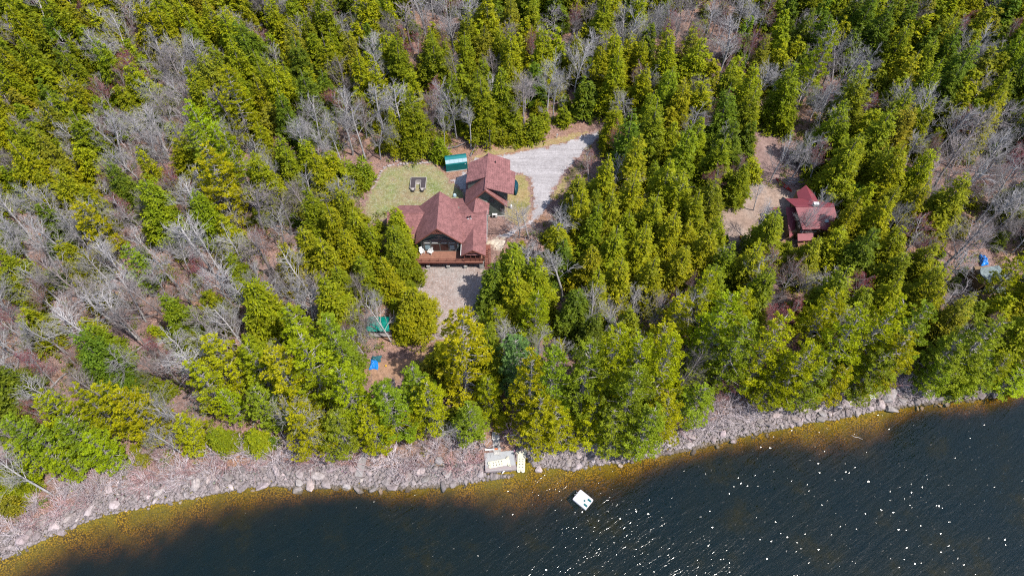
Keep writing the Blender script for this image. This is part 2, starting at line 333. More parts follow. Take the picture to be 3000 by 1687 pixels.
def np_mesh(name, v, f, mat, tint=None, smooth=False):
    me = bpy.data.meshes.new(name); n = len(v); k = f.shape[1]
    me.vertices.add(n); me.vertices.foreach_set('co', np.asarray(v, np.float32).ravel())
    me.loops.add(f.size); me.loops.foreach_set('vertex_index', f.astype(np.int32).ravel())
    me.polygons.add(len(f)); me.polygons.foreach_set('loop_start', np.arange(0, f.size, k, dtype=np.int32))
    me.polygons.foreach_set('loop_total', np.full(len(f), k, np.int32))
    if tint is not None:
        a = me.color_attributes.new('tint', 'FLOAT_COLOR', 'POINT'); c = np.ones((n, 4), np.float32); c[:, :3] = tint; a.data.foreach_set('color', c.ravel())
    me.update(); me.validate()
    if smooth: me.shade_smooth()
    me.materials.append(M[mat] if isinstance(mat, str) else mat); return me

# ------------------------------------------------------------------ ground, lake
def grid_sheet(xs, ys, lift=0):
    X, Y = np.meshgrid(xs, ys); Z = gz(X, Y) + lift
    nx, ny = len(xs), len(ys); i = np.arange(nx*ny).reshape(ny, nx)
    f = np.stack([i[:-1, :-1], i[:-1, 1:], i[1:, 1:], i[1:, :-1]], -1).reshape(-1, 4)
    return np.stack([X, Y, Z], -1).reshape(-1, 3), f
v, f = grid_sheet(np.concatenate([np.arange(-420, -200, 6), np.arange(-200, 200, 1.25), np.arange(200, 421, 6)]), np.concatenate([np.arange(-60, 15, 6), np.arange(15, 230, 1.25), np.arange(230, 620, 8)]))
me = np_mesh('ground', v, f, 'ground', smooth=True)
a = me.attributes.new('shore', 'FLOAT', 'POINT'); a.data.foreach_set('value', shore_d(v[:, 0], v[:, 1]).astype(np.float32))
o = bpy.data.objects.new('ground', me); C.objects.link(o); o['kind'] = 'structure'
wb = MB(); wb.box((0, 20, -10), (838, 158, 20)); w = wb.build('lake_water', 'water'); w['kind'] = 'structure'

def inpoly(px, py, poly):
    px = np.asarray(px, float); py = np.asarray(py, float); r = np.zeros(px.shape, bool); n = len(poly)
    for i in range(n):
        x1, y1 = poly[i]; x2, y2 = poly[(i+1) % n]
        c = ((y1 > py) != (y2 > py)) & (px < (x2-x1)*(py-y1)/((y2-y1) if y2 != y1 else 1e-9) + x1); r ^= c
    return r
def edge_d(px, py, poly):
    d = np.full(np.shape(px), 1e9); n = len(poly)
    for i in range(n):
        a = np.array(poly[i]); b = np.array(poly[(i+1) % n]); ab = b-a; L = max((ab**2).sum(), 1e-9)
        t = np.clip(((px-a[0])*ab[0] + (py-a[1])*ab[1])/L, 0, 1); d = np.minimum(d, np.hypot(px-a[0]-t*ab[0], py-a[1]-t*ab[1]))
    return d
def patch(name, framepts, mat, lift, step=.5):
    poly = [ground_at(*p)[:2] for p in framepts]; xs = [p[0] for p in poly]; ys = [p[1] for p in poly]
    v, f = grid_sheet(np.arange(min(xs)-1, max(xs)+1, step), np.arange(min(ys)-1, max(ys)+1, step), lift)
    c = v[f].mean(1); ins = inpoly(c[:, 0], c[:, 1], poly); f = f[ins]
    used = np.unique(f); mp = np.zeros(len(v), int); mp[used] = np.arange(len(used)); v = v[used]; f = mp[f]
    e = edge_d(v[:, 0], v[:, 1], poly); e = np.where(inpoly(v[:, 0], v[:, 1], poly), e, 0)
    me = np_mesh(name, v, f, mat, smooth=True); a = me.attributes.new('edge', 'FLOAT', 'POINT'); a.data.foreach_set('value', e.astype(np.float32))
    o = bpy.data.objects.new(name, me); C.objects.link(o); o['kind'] = 'structure'; return o
def k1(*pts): return [((1040 + x/3.623)/1.1646, (400 + y/3.623)/1.1646) for x, y in pts]
patch('lawn', k1((150, 580), (215, 505), (255, 410), (300, 345), (380, 310), (560, 285), (860, 275), (960, 380), (1010, 480), (1180, 370), (1180, 660), (900, 760), (420, 860), (250, 960), (120, 900), (80, 760)), 'lawn', .05)
patch('dry_verge', k1((1400, 150), (1560, 95), (1900, 60), (2300, -40), (2480, -60), (2500, 20), (2240, 90), (1900, 150), (1600, 215), (1400, 240), (1240, 250), (1260, 200)), 'verge', .05)
patch('roadside_verge', k1((1640, 420), (1760, 395), (1850, 440), (1880, 560), (1880, 760), (1840, 900), (1760, 960), (1640, 920), (1560, 850), (1600, 600)), 'verge', .09)
patch('drive_verge', k1((2420, 200), (2300, 330), (2200, 420), (2110, 560), (2060, 700), (2190, 640), (2300, 480), (2480, 330), (2560, 180)), 'verge', .045)
patch('gravel_drive', k1((1010, 480), (1220, 330), (1230, 240), (1540, 190), (1900, 130), (2240, 60), (2450, -30), (2580, -70), (2620, -10), (2540, 60), (2440, 180), (2330, 280), (2210, 420), (2120, 560), (2080, 700), (2000, 830), (1900, 930), (1760, 1010), (1640, 1100), (1420, 1200), (1380, 1090), (1500, 1060), (1700, 960), (1850, 890), (1890, 760), (1880, 560), (1850, 440), (1740, 410), (1500, 640), (1200, 640)), 'gravel', .07)
patch('sand_strip', k1((1390, 1100), (1480, 1060), (1620, 1080), (1640, 1170), (1520, 1250), (1400, 1190)), 'sand', .10)
patch('stony_yard', [(1075, 660), (1235, 650), (1245, 700), (1225, 780), (1240, 840), (1200, 880), (1120, 880), (1050, 840), (1030, 760), (1050, 700)], 'yard', .05)
patch('leafy_path', [(900, 930), (960, 900), (1020, 900), (1085, 860), (1180, 840), (1250, 860), (1270, 960), (1260, 1090), (1230, 1130), (1180, 1120), (1220, 1060), (1200, 940), (1110, 910), (1050, 960), (940, 975)], 'path', .055)
patch('dirt_lane', [(1960, 120), (2000, 130), (1985, 200), (1965, 260), (1965, 330), (1960, 400), (1975, 460), (2010, 500), (1930, 500), (1905, 440), (1900, 380), (1905, 300), (1925, 220)], 'lane', .05)
patch('sandy_clearing', [(1800, 470), (1870, 450), (1950, 470), (2010, 480), (2040, 540), (1960, 600), (1920, 690), (1850, 740), (1800, 700), (1815, 560)], 'clearing', .055)

# ------------------------------------------------------------------ tree kits
UP = np.array([0, 0, 1.])
def nrm(a): return a/np.maximum(np.linalg.norm(a, axis=-1, keepdims=True), 1e-9)
def kites(p, d, side, ln, wd):
    """p (n,3) base, d unit direction, side unit; kite quads"""
    a = p; b = p + d*(ln*.45)[:, None] + side*(wd*.5)[:, None]; c = p + d*ln[:, None]; e = p + d*(ln*.45)[:, None] - side*(wd*.5)[:, None]
    v = np.stack([a, b, c, e], 1).reshape(-1, 3); f = np.arange(len(v)).reshape(-1, 4); return v, f
def hemlock(seed, H, R, nb, zb=.1, big=1.0, power=.8):
    g = np.random.default_rng(seed)
    t = 1 - np.sqrt(g.random(nb)); t = t*.97; az = g.random(nb)*2*np.pi
    ph = g.random(6)*6.28
    lob = 1 + .15*np.sin(2*az+ph[0]+t*3) + .12*np.sin(3*az+ph[1]-t*5) + .10*np.sin(5*az+ph[2]+t*9) + .07*np.sin(t*26+ph[3]+az)
    L = R*((1-t)**power*.97+.035)*lob*g.uniform(.62, 1.14, nb)
    z0 = H*(zb+(1-zb)*t) ; sl = -.12 + .55*t + g.normal(0, .1, nb); tb = g.uniform(.72, 1.28, nb); yb = g.random(nb)
    k = np.maximum(3, (L/.22).astype(int)); i = np.repeat(np.arange(nb), k); n = len(i)
    s = .28 + .74*g.random(n)**.75; Li = L[i]
    out = np.stack([np.cos(az[i]), np.sin(az[i]), 0*s], -1); lat = np.stack([-out[:, 1], out[:, 0], 0*s], -1)
    p = out*(s*Li)[:, None] + lat*(g.normal(0, .16, n)*Li*(1.05-s*.6))[:, None]
    p[:, 2] = z0[i] + s*Li*sl[i] - .22*Li*s**2 + g.normal(0, .12, n)
    V = []; T = []
    for q in range(3):
        ang = g.uniform(-1.1, 1.1, n); d = out*np.cos(ang)[:, None] + lat*np.sin(ang)[:, None]; d[:, 2] = g.normal(-.12, .33, n); d = nrm(d)
        sd = nrm(np.cross(d, UP) + g.normal(0, .42, (n, 3))); ln = g.uniform(.34, .66, n)*big; wd = g.uniform(.17, .31, n)*big
        v, _ = kites(p + g.normal(0, .10, (n, 3)), d, sd, ln, wd); V.append(v)
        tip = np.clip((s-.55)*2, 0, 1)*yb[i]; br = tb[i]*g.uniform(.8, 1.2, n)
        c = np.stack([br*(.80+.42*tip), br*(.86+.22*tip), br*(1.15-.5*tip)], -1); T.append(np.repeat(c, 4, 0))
    v = np.concatenate(V); return v, np.arange(len(v)).reshape(-1, 4), np.concatenate(T)
def pine(seed, H, R, dens=1.0):
    g = np.random.default_rng(seed); zs = np.arange(.12*H, H*.985, .98)
    B = []
    for z in zs:
        t = (z-.14*H)/(.86*H); m = g.integers(4, 7); a0 = g.random()*6.28
        for q in range(m):
            L = R*((1-t)**.62*.95+.07)*g.uniform(.5, 1.12)*(.72 if t < .1 else 1)
            B.append((z+g.normal(0, .15), a0+q*6.283/m+g.normal(0, .25), L, .08+.5*t+g.normal(0, .08)))
    B = np.array(B); nb = len(B); k = np.maximum(3, (B[:, 2]*6.2*dens).astype(int)); i = np.repeat(np.arange(nb), k); n = len(i)
    s = .36+.66*g.random(n)**.7; Li = B[i, 2]; az = B[i, 1]; out = np.stack([np.cos(az), np.sin(az), 0*s], -1); lat = np.stack([-out[:, 1], out[:, 0], 0*s], -1)
    p = out*(s*Li)[:, None] + lat*(g.uniform(-.30, .30, n)*Li*np.sin(np.clip(s, 0, 1)*2.6))[:, None]
    p[:, 2] = B[i, 0] + s*Li*B[i, 3] + .10*Li*s**2 - .10*Li*s + g.normal(0, .035, n)
    V = []; T = []; tb = g.uniform(.72, 1.2, nb)
    for q in range(9):
        d = g.normal(0, 1, (n, 3)); d[:, 2] = np.abs(d[:, 2])*.6+.10; d += out*.55; d = nrm(d); sd = nrm(np.cross(d, g.normal(0, 1, (n, 3)) + UP*.6))
        v, _ = kites(p + g.normal(0, .05, (n, 3)), d, sd, g.uniform(.24, .42, n), g.uniform(.10, .17, n)); V.append(v)
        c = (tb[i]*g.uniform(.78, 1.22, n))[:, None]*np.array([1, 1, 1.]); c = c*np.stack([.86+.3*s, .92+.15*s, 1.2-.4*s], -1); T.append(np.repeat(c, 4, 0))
    v = np.concatenate(V)
    mb = MB(); pts = [(0, 0, -.4)]+[(g.normal(0, .05), g.normal(0, .05), H*u) for u in (.25, .5, .75, .97)]
    mb.tube(pts, [.26*H/20+.05, .22*H/20+.03, .17, .10, .03], 7)
    for z, a, L, sl in B[::1]:
        o = Vector((math.cos(a), math.sin(a), 0)); e = o*L*.85; mid = o*L*.45
        mb.tube([(0, 0, z), (mid.x, mid.y, z+L*.45*sl-.03*L), (e.x, e.y, z+L*.85*sl-.01*L)], [.045+.008*L, .035+.004*L, .012], 3)
    return v, np.arange(len(v)).reshape(-1, 4), np.concatenate(T), mb
class Sk:
    def __init__(s): s.a = []; s.b = []; s.ra = []; s.rb = []
def bare(seed, H, spread=1.0, clear=.35, fork=False, twigs=1.0, lean=0.0):
    """trunk tube kit + branch segments (a,b,ra,rb) as arrays; last order gives the twig tips"""
    r = random.Random(seed); tr = []; S = Sk(); tips = []
    def grow(p, d, L, rd, order, target):
        n = max(2, int(L/ (1.1 if order < 2 else .55))); q = p.copy(); st = L/n; pts = [(q.copy(), rd)]
        for i in range(n):
            w = .16 if order else .05
            d = (d + Vector((r.gauss(0, w), r.gauss(0, w), r.gauss(0, w*.6) + (.07 if order else .03)))).normalized()
            q2 = q + d*st; r2 = rd*(1 - .75*(i+1)/n) if order else rd*(1 - .6*(i+1)/n)
            target.append((q.copy(), q2.copy(), pts[-1][1], max(r2, .0095))); q = q2; pts.append((q.copy(), max(r2, .0095)))
        return pts, d
    def kids(pts, L, order):
        if order > 3: tips.append(pts[-1][0]); return
        if order == 1: ks = [(i/12) for i in range(int(12*clear), 12)]
        cnt = {1: int(18*max(.8, H/15)), 2: max(3, int(L*2.0)), 3: max(4, int(L*4.6*twigs))}[order]
        for j in range(cnt):
            u = (clear + (1-clear)*((j+r.random())/cnt)) if order == 1 else (.25 + .75*((j+r.random())/cnt))
            x = u*(len(pts)-1); i = min(int(x), len(pts)-2); p = pts[i][0].lerp(pts[i+1][0], x-i); rp = pts[i][1]
            ax = (pts[i+1][0]-pts[i][0]).normalized(); a = r.random()*6.283
            pr = ax.cross(Vector((math.cos(a), math.sin(a), .3))).normalized()
            if order == 1: d = (ax*(.62+.5*u) + pr*(.95*spread)).normalized(); l = H*.36*(1.15-.75*(u-clear)/(1-clear))*r.uniform(.6, 1.1)*spread
            elif order == 2: d = (ax*.75 + pr*.75 + Vector((0, 0, .15))).normalized(); l = L*(.55-.3*(u-.25))*r.uniform(.6, 1.2)
            else: d = (ax*.8 + pr*.8 + Vector((0, 0, .2))).normalized(); l = max(.5, L*.5*r.uniform(.6, 1.3))
            q, _ = grow(p, d, l, min(rp*.7, {1: .062, 2: .029, 3: .0165}[order]*(.6+H/30)), order, S.a)
            kids(q, l, order+1)
    d0 = Vector((lean*math.cos(seed), lean*math.sin(seed), 1)).normalized()
    pts, _ = grow(Vector((0, 0, -.4)), d0, H*.86, .08+.0095*H, 0, tr)
    kids(pts, H, 1)
    return tr, S.a, tips
def seg_arrays(segs, n=3):
    A = np.array([s[0] for s in segs]); B = np.array([s[1] for s in segs]); ra = np.array([s[2] for s in segs]); rb = np.array([s[3] for s in segs])
    d = nrm(B-A); u = nrm(np.cross(d, np.array([.3, .2, 1.]))); w = np.cross(u, d); V = []
    for P_, r_ in ((A, ra), (B, rb)):
        for k in range(n): V.append(P_ + (u*math.cos(6.2832*k/n) + w*math.sin(6.2832*k/n))*r_[:, None])
    V = np.stack(V, 1); m = len(segs); base = np.arange(m)[:, None]*2*n
    f = np.concatenate([np.stack([base[:, 0]+k, base[:, 0]+(k+1) % n, base[:, 0]+n+(k+1) % n, base[:, 0]+n+k], -1) for k in range(n)])
    return V.reshape(-1, 3), f
def np_join(parts):
    V = []; Fc = []; T = []; o = 0
    for v, f, t in parts: V.append(v); Fc.append(f+o); T.append(t); o += len(v)
    return np.concatenate(V), np.concatenate(Fc), np.concatenate(T)

KIT = {}
def addkit(kind, crown, trunk, H, R): KIT.setdefault(kind, []).append((crown, trunk, H, R))
for i in range(7):
    H, R = 16.0, 3.1; v, f, t = hemlock(100+i, H, R, 560, zb=.07+.02*(i % 3), big=.74, power=[.92, .85, 1.0, .8, .95, .88, 1.05][i])
    mb = MB(); mb.tube([(0, 0, -.4), (0, 0, H*.4), (.04, 0, H*.95)], [.24, .17, .03], 6); tm = bpy.data.meshes.new('hemlock_trunk'); tm.from_pydata(mb.v, [], mb.f); tm.materials.append(M['bark'])
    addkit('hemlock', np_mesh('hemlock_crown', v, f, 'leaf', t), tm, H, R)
for i in range(5):
    H, R = 20.0, 4.2; v, f, t, mb = pine(200+i, H, R)
    tm = bpy.data.meshes.new('pine_trunk'); tm.from_pydata(mb.v, [], mb.f); tm.materials.append(M['bark'])
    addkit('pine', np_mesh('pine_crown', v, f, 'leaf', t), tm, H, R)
for i in range(4):
    H, R = 4.0, 1.25; v, f, t = hemlock(300+i, H, R, 170, zb=.03, big=.62, power=.6)
    mb = MB(); mb.tube([(0, 0, -.2), (0, 0, H*.95)], [.06, .015], 5); tm = bpy.data.meshes.new('sapling_trunk'); tm.from_pydata(mb.v, [], mb.f); tm.materials.append(M['bark'])
    addkit('sapling', np_mesh('sapling_crown', v, f, 'leaf', t), tm, H, R)
def bare_kit(kind, seed, H, buds=None, **kw):
    tr, br, tips = bare(seed, H, **kw); v, f = seg_arrays(tr, 7); tm = np_mesh('bare_trunk', v, f, 'bark')
    v, f = seg_arrays(br, 3); t = np.ones((len(v), 3)); mats = 'bark'
    R = float(np.percentile(np.hypot(v[:, 0], v[:, 1]), 97))
    if buds:
        g = np.random.default_rng(seed); ends = np.array([s[1] for s in br if s[3] < .0130]); n = len(ends)*buds; p = np.repeat(ends, buds, 0) + g.normal(0, .16, (n, 3))
        d = nrm(g.normal(0, 1, (n, 3)) + UP*.5); sd = nrm(np.cross(d, g.normal(0, 1, (n, 3)))); bv, bf = kites(p, d, sd, g.uniform(.10, .22, n), g.uniform(.05, .10, n))
        bm_ = np_mesh('bud_haze', bv, bf, 'leaf', np.repeat(g.uniform(.6, 1.3, (n, 1))*np.ones(3), 4, 0))
    else: bm_ = None
    KIT.setdefault(kind, []).append((np_mesh('bare_branches', v, f, 'bark'), tm, H, R, bm_))
for i in range(7): bare_kit('bare', 400+i*13, 15.0, clear=[.3, .45, .35, .5, .28, .4, .55][i], spread=[1, .85, 1.1, .8, 1.15, .95, .7][i], lean=.05)
for i in range(4): bare_kit('maple', 500+i*7, 13.0, buds=3, clear=[.3, .36, .28, .4][i], spread=[1, 1.1, .9, 1.0][i])
for i in range(2): bare_kit('gnarled', 600+i*5, 13.0, clear=.25, spread=1.35, lean=.12)
def shrub_kit(seed):
    r = random.Random(seed); segs = []
    for k in range(30):
        a = r.random()*6.283; el = r.uniform(.15, 1.25); d = Vector((math.cos(a)*math.cos(el), math.sin(a)*math.cos(el), math.sin(el))); p = Vector((r.gauss(0, .15), r.gauss(0, .15), 0)); L = r.uniform(1.3, 2.5); rd = r.uniform(.035, .06)
        for s in range(4):
            d = (d + Vector((r.gauss(0, .13), r.gauss(0, .13), r.gauss(.02, .1)))).normalized(); q = p + d*L/4; segs.append((p.copy(), q.copy(), rd, rd*.7)); rd *= .7
            if s:
                for _ in range(1):
                    e = (d + Vector((r.gauss(0, .5), r.gauss(0, .5), r.gauss(.1, .35)))).normalized(); segs.append((q.copy(), q + e*r.uniform(.35, .9), .018, .010))
            p = q
    v, f = seg_arrays(segs, 3); KIT.setdefault('shrub', []).append((np_mesh('shrub_stems', v, f, 'bark'), None, 2.2, 2.2))
for i in range(5): shrub_kit(700+i)

COUNT = {}
def plant(kind, x, y, H, R, color, label, group, rng=R0, variant=None, tilt=(0, 0), bark=None, name=None, z=None):
    k = KIT[kind]; it = k[variant % len(k)] if variant is not None else rng.choice(k)
    nm = name or {'hemlock': 'hemlock_tree', 'pine': 'white_pine_tree', 'sapling': 'young_conifer', 'bare': 'bare_tree', 'maple': 'red_maple_tree', 'gnarled': 'gnarled_tree', 'shrub': 'bare_shrub'}[kind]
    COUNT[nm] = COUNT.get(nm, 0)+1
    z = g1(x, y) if z is None else z; s = (R/it[3], R/it[3], H/it[2])
    bc = bark or ({'hemlock': (.15, .125, .115), 'pine': (.23, .205, .195), 'sapling': (.15, .12, .10)}.get(kind, (.34, .31, .315)))
    if kind == 'shrub':
        r = bpy.data.objects.new(nm, it[0]); r.color = (*color, 1)
    else: r = bpy.data.objects.new(nm, None); r.empty_display_size = .3
    C.objects.link(r); r.location = (x, y, z-.05); r.scale = s; r.rotation_euler = (tilt[0], tilt[1], rng.random()*6.283); tag(r, label, {'shrub': 'shrub', 'sapling': 'young tree'}.get(kind, 'tree'), group)
    if kind != 'shrub':
        t = bpy.data.objects.new('trunk', it[1]); C.objects.link(t); t.parent = r; t.color = (*bc, 1)
        c = bpy.data.objects.new('crown', it[0]); C.objects.link(c); c.parent = r; c.color = (*(color if kind in ('hemlock', 'pine', 'sapling') else bc), 1)
        if kind == 'maple':
            b = bpy.data.objects.new('red_buds', it[4]); C.objects.link(b); b.parent = c; b.color = (*color, 1); b['kind'] = 'stuff'
    return r
# --- tones: (name, colour)
T_H = [('yellow-green', (.200, .206, .005)), ('mid-green', (.152, .176, .006)), ('dark green', (.095, .132, .008)), ('olive', (.180, .170, .010))]
T_P = [('bright green', (.185, .238, .006)), ('yellow-green', (.222, .236, .005)), ('mid-green', (.145, .198, .012)), ('blue-green', (.085, .160, .052))]
def jitter(c, rng, a=.14): k = rng.uniform(1-a, 1+a); return tuple(max(.002, x*k*rng.uniform(.93, 1.07)) for x in c)
def apex_base(px, py, H):
    z = 2.0
    for _ in range(14):
        p = Pz(px, py, z+H); z = g1(p[0], p[1])
    return p[0], p[1]

# ------------------------------------------------------------------ the house
G = 4.0
hs = thing('house', 'large house with red shingle roofs, dark green walls and a wide front deck', 'house', (-10, 88, G))
def hp(mb, name, mat, label=None, parent=None):
    o = mb.build(name, mat); p = parent or hs; o.parent = p
    if p is hs: o.matrix_parent_inverse = Matrix.Translation(-Vector(hs.location))
    if label: o['label'] = label
    return o
# walls
mb = MB(); mb.prism([(83.7, 1.4), (83.7, 6.6), (88.2, 9.1), (91.4, 7.4), (91.4, 3.6)], 'x', -23.4, -9.0)
mb.prism([(83.7, 1.4), (83.7, 6.6), (88.2, 9.1), (94.4, 6.05), (94.4, 3.6)], 'x', -9.0+.003, -5.3)
mb.prism([(90.2, 3.6), (90.2, 8.0), (94.3, 6.0), (94.3, 3.6)], 'x', -12.4, -9.005)
mb.prism([(-17.7, 4.2), (-17.7, 8.3), (-14.0, 12.0), (-10.3, 8.3), (-10.3, 4.2)], 'y', 82.9, 90.6)
mb.prism([(-9.3, 4.2), (-9.3, 6.3), (-7.4, 7.6), (-5.55, 6.3), (-5.55, 4.2)], 'y', 81.9, 83.69)
hp(mb, 'wall', 'siding')
mb = MB(); mb.prism([(-9.0, 3.4), (-9.0, 7.6), (-5.2, 11.5), (-1.5, 7.6), (-1.5, 3.4)], 'y', 92.3, 101.6)
mb.prism([(-8.9, 7.4), (-8.9, 10.15), (-5.4, 11.6), (-5.4, 7.4)], 'y', 95.8, 100.7)
mb.prism([(-5.2, 7.4), (-5.2, 11.6), (-.9, 9.95), (-.9, 7.4)], 'y', 93.2, 101.3)
mb.prism([(-8.8, 3.6), (-8.8, 7.4), (-7.3, 9.3), (-4.9, 8.4), (-4.9, 3.6)], 'y', 88.6, 92.28)
hp(mb, 'garage_wall', 'siding')
# roofs
rt = .18
mb = MB()
mb.poly([(-14, 81.75, 12.5), (-14, 91.1, 12.5), (-18.5, 91.1, 8.1), (-18.5, 81.75, 8.1)], rt); mb.poly([(-14, 81.75, 12.5), (-9.5, 81.75, 8.1), (-9.5, 86.1, 8.1), (-10.9, 91.1, 9.5), (-14, 91.1, 12.5)], rt)
hp(mb, 'gable_roof', 'shingle')
mb = MB()
mb.poly([(-24.3, 88.2, 9.5), (-4.9, 88.2, 9.5), (-4.9, 83.0, 6.9), (-24.3, 83.0, 6.9)], rt)
mb.poly([(-24.3, 88.2, 9.5), (-22.4, 91.8, 7.7), (-12.2, 91.8, 7.7), (-12.2, 88.2, 9.5)], rt)
mb.poly([(-12.2, 88.2, 9.5), (-12.2, 95.0, 6.25), (-4.9, 95.0, 6.25), (-4.9, 88.2, 9.5)], rt)
mb.bar((-24.3, 88.2, 9.54), (-11, 88.2, 9.54), .30, .07); mb.bar((-11, 88.2, 9.55), (-4.9, 88.2, 9.55), .30, .07)
wing = hp(mb, 'wing_roof', 'shingle')
mb = MB()
mb.poly([(-7.45, 80.0, 8.25), (-7.45, 85.7, 8.25), (-9.75, 85.7, 6.6), (-9.75, 80.0, 6.6)], rt); mb.poly([(-7.45, 80.0, 8.25), (-5.05, 80.0, 6.6), (-5.05, 85.7, 6.6), (-7.45, 85.7, 8.25)], rt)
hp(mb, 'porch_roof', 'shingle')
mb = MB(); mb.poly([(-9.4, 80.05, 6.62), (-5.4, 80.05, 6.62), (-5.4, 80.75, 6.95), (-9.4, 80.75, 6.95)], .08); hp(mb, 'pent_roof', 'shingle')
mb = MB()
mb.poly([(-5.25, 91.75, 12.15), (-4.75, 102.0, 12.15), (-9.35, 102.0, 7.5), (-9.45, 91.75, 7.5)], rt)
mb.poly([(-5.25, 91.75, 12.15), (-1.0, 91.75, 7.45), (-.6, 102.0, 7.45), (-4.75, 102.0, 12.15)], rt)
mb.poly([(-7.1, 91.74, 10.0), (-7.5, 88.1, 9.75), (-9.55, 88.1, 7.4), (-9.45, 91.74, 7.5)], rt)
mb.poly([(-7.1, 91.9, 10.0), (-4.45, 91.2, 8.85), (-4.6, 88.3, 8.85), (-7.5, 88.1, 9.78)], rt)
gr = hp(mb, 'garage_roof', 'shingle')
mb = MB()
mb.poly([(-5.08, 95.3, 12.20), (-4.8, 101.2, 12.20), (-8.75, 100.9, 10.5), (-9.2, 95.3, 10.5)], rt)
mb.poly([(-5.23, 92.35, 12.21), (.32, 92.2, 10.4), (.75, 98.3, 10.35), (-.35, 98.6, 10.68), (-.35, 101.5, 10.6), (-4.77, 101.9, 12.21)], rt)
mb.bar((-5.25, 91.75, 12.2), (-4.75, 102.0, 12.22), .28, .07)
hp(mb, 'dormer_roof', 'shingle')
# great window wall under the gable
mb = MB(); mb.box((-14, 82.82, 5.9), (6.6, .1, 3.0)); mb.prism([(-17.2, 7.4), (-14, 9.2), (-10.8, 7.4)], 'y', 82.78, 82.88)
wn = hp(mb, 'window', 'glass', 'wide arched glass wall above the deck')
mb = MB()
for x in (-17.0, -15.75, -14.0, -12.3, -11.0): mb.box((x, 82.72, 6.1), (.16, .10, 3.4 if abs(x+14) < 2.2 else 2.8))
mb.box((-14, 82.715, 6.75), (6.4, .10, .2)); mb.box((-14, 82.715, 4.58), (6.4, .1, .14))
for sgn in (-1, 1):
    mb.bar((-14+sgn*.1, 82.70, 8.45), (-14+sgn*1.6, 82.70, 8.15), .10, .18); mb.bar((-14+sgn*1.6, 82.70, 8.15), (-14+sgn*3.2, 82.70, 7.2), .10, .18)
fr = hp(mb, 'window_frame', 'greytrim', None, wn)
mb = MB()
for x in (-15.3, -14.45, -13.6, -12.75): mb.box((x, 82.73, 5.55), (.8, .06, 2.0))
dr = hp(mb, 'sliding_door', 'curtain')
for x in (-16.4, -14.9, -13.15, -11.6): mb = MB(); mb.box((x, 82.70, 6.98), (1.15, .08, .2)); hp(mb, 'window_sill', 'cream', None, wn)
for x, w_ in ((-11.65, .95), (-16.4, .95)):
    mb = MB(); mb.box((x, 82.71, 5.6), (w_, .05, 1.3)); hp(mb, 'side_window', 'pale')
mb = MB()
for s in (-1, 1):
    mb.bar((-14, 81.70, 12.32), (-14+s*4.5, 81.70, 7.95), .10, .26)
mb.box((-14, 81.78, 11.05), (2.7, .14, .2)); mb.box((-14, 81.78, 11.75), (.16, .14, 1.2))
for s in (-1, 1): mb.bar((-14, 81.78, 11.1), (-14+s*.75, 81.78, 11.75), .12, .12)
hp(mb, 'gable_truss', 'trim')
mb = MB(); mb.box((-14, 82.65, 9.75), (3.0, .2, .16)); mb.box((-14, 82.65, 10.1), (.12, .2, .9))
for s in (-1, 1): mb.bar((-14, 82.65, 9.8), (-14+s*.9, 82.65, 10.5), .10, .10); mb.bar((-14, 82.65, 9.8), (-14+s*1.2, 82.65, 10.05), .1, .1)
hp(mb, 'fan_brace', 'greytrim')
mb = MB(); mb.lathe([(.0, -.1), (.13, -.05), (.13, .1), (.05, .16)], (-10.55, 82.75, 6.25), 8); hp(mb, 'wall_lamp', 'white')
# deck
mb = MB(); mb.box((-12.6, 81.45, 4.40), (13.9, 2.9, .2)); dk = hp(mb, 'deck', 'deck', 'red-brown timber deck along the front')
mb = MB(); mb.box((-12.6, 79.955, 4.30), (14.0, .09, .42)); hp(mb, 'fascia', 'trim', None, dk)
mb = MB()
mb.box((-14.3, 80.10, 5.40), (10.0, .07, .07)); mb.box((-14.3, 80.10, 4.66), (10.0, .05, .05)); mb.box((-14.3, 80.10, 5.03), (10.0, .03, .03))
for k in range(7): mb.box((-19.2+k*1.66, 80.10, 4.95), (.10, .10, .95))
hp(mb, 'railing', 'trim', None, dk)
for x in (-16.4, -12.5, -9.1):
    mb = MB(); mb.box((x, 80.35, 3.6), (.24, .24, 1.5)); ps = hp(mb, 'post', 'trim', None, dk)
    mb = MB(); mb.box((x, 80.35, 2.42), (.60, .60, 1.0)); mb.box((x, 80.35, 2.96), (.68, .68, .10)); hp(mb, 'stone_pier', 'stonewall', None, ps)
mb = MB(); mb.box((-5.95, 80.5, 3.05), (.8, .9, 2.3)); hp(mb, 'corner_pier', 'stonewall')
# screened porch
mb = MB()
for x in (-9.15, -7.95, -7.0, -6.2, -5.6): mb.box((x, 80.25, 5.5), (.16, .16, 2.1))
mb.box((-7.35, 80.25, 6.5), (3.8, .18, .2)); mb.box((-7.35, 80.24, 5.25), (3.7, .10, .12)); mb.box((-5.6, 81.2, 6.5), (.16, 1.7, .2)); mb.box((-9.15, 81.2, 6.5), (.16, 1.7, .2))
hp(mb, 'porch_frame', 'trim')
mb = MB(); mb.box((-7.35, 80.24, 4.88), (3.7, .06, .62)); hp(mb, 'porch_panel', 'trim')
mb = MB(); mb.box((-7.3, 81.84, 5.5), (1.4, .06, 1.3)); hp(mb, 'porch_window', 'glass')
mb = MB()
for s in (-1, 1): mb.bar((-7.45, 79.95, 8.05), (-7.45+s*2.3, 79.95, 6.45), .08, .2)
mb.box((-7.45, 80.02, 7.35), (1.5, .1, .14))
for s in (-1, 0, 1): mb.bar((-7.45, 80.02, 7.35), (-7.45+s*.45, 80.02, 7.9), .09, .09)
hp(mb, 'porch_truss', 'trim')
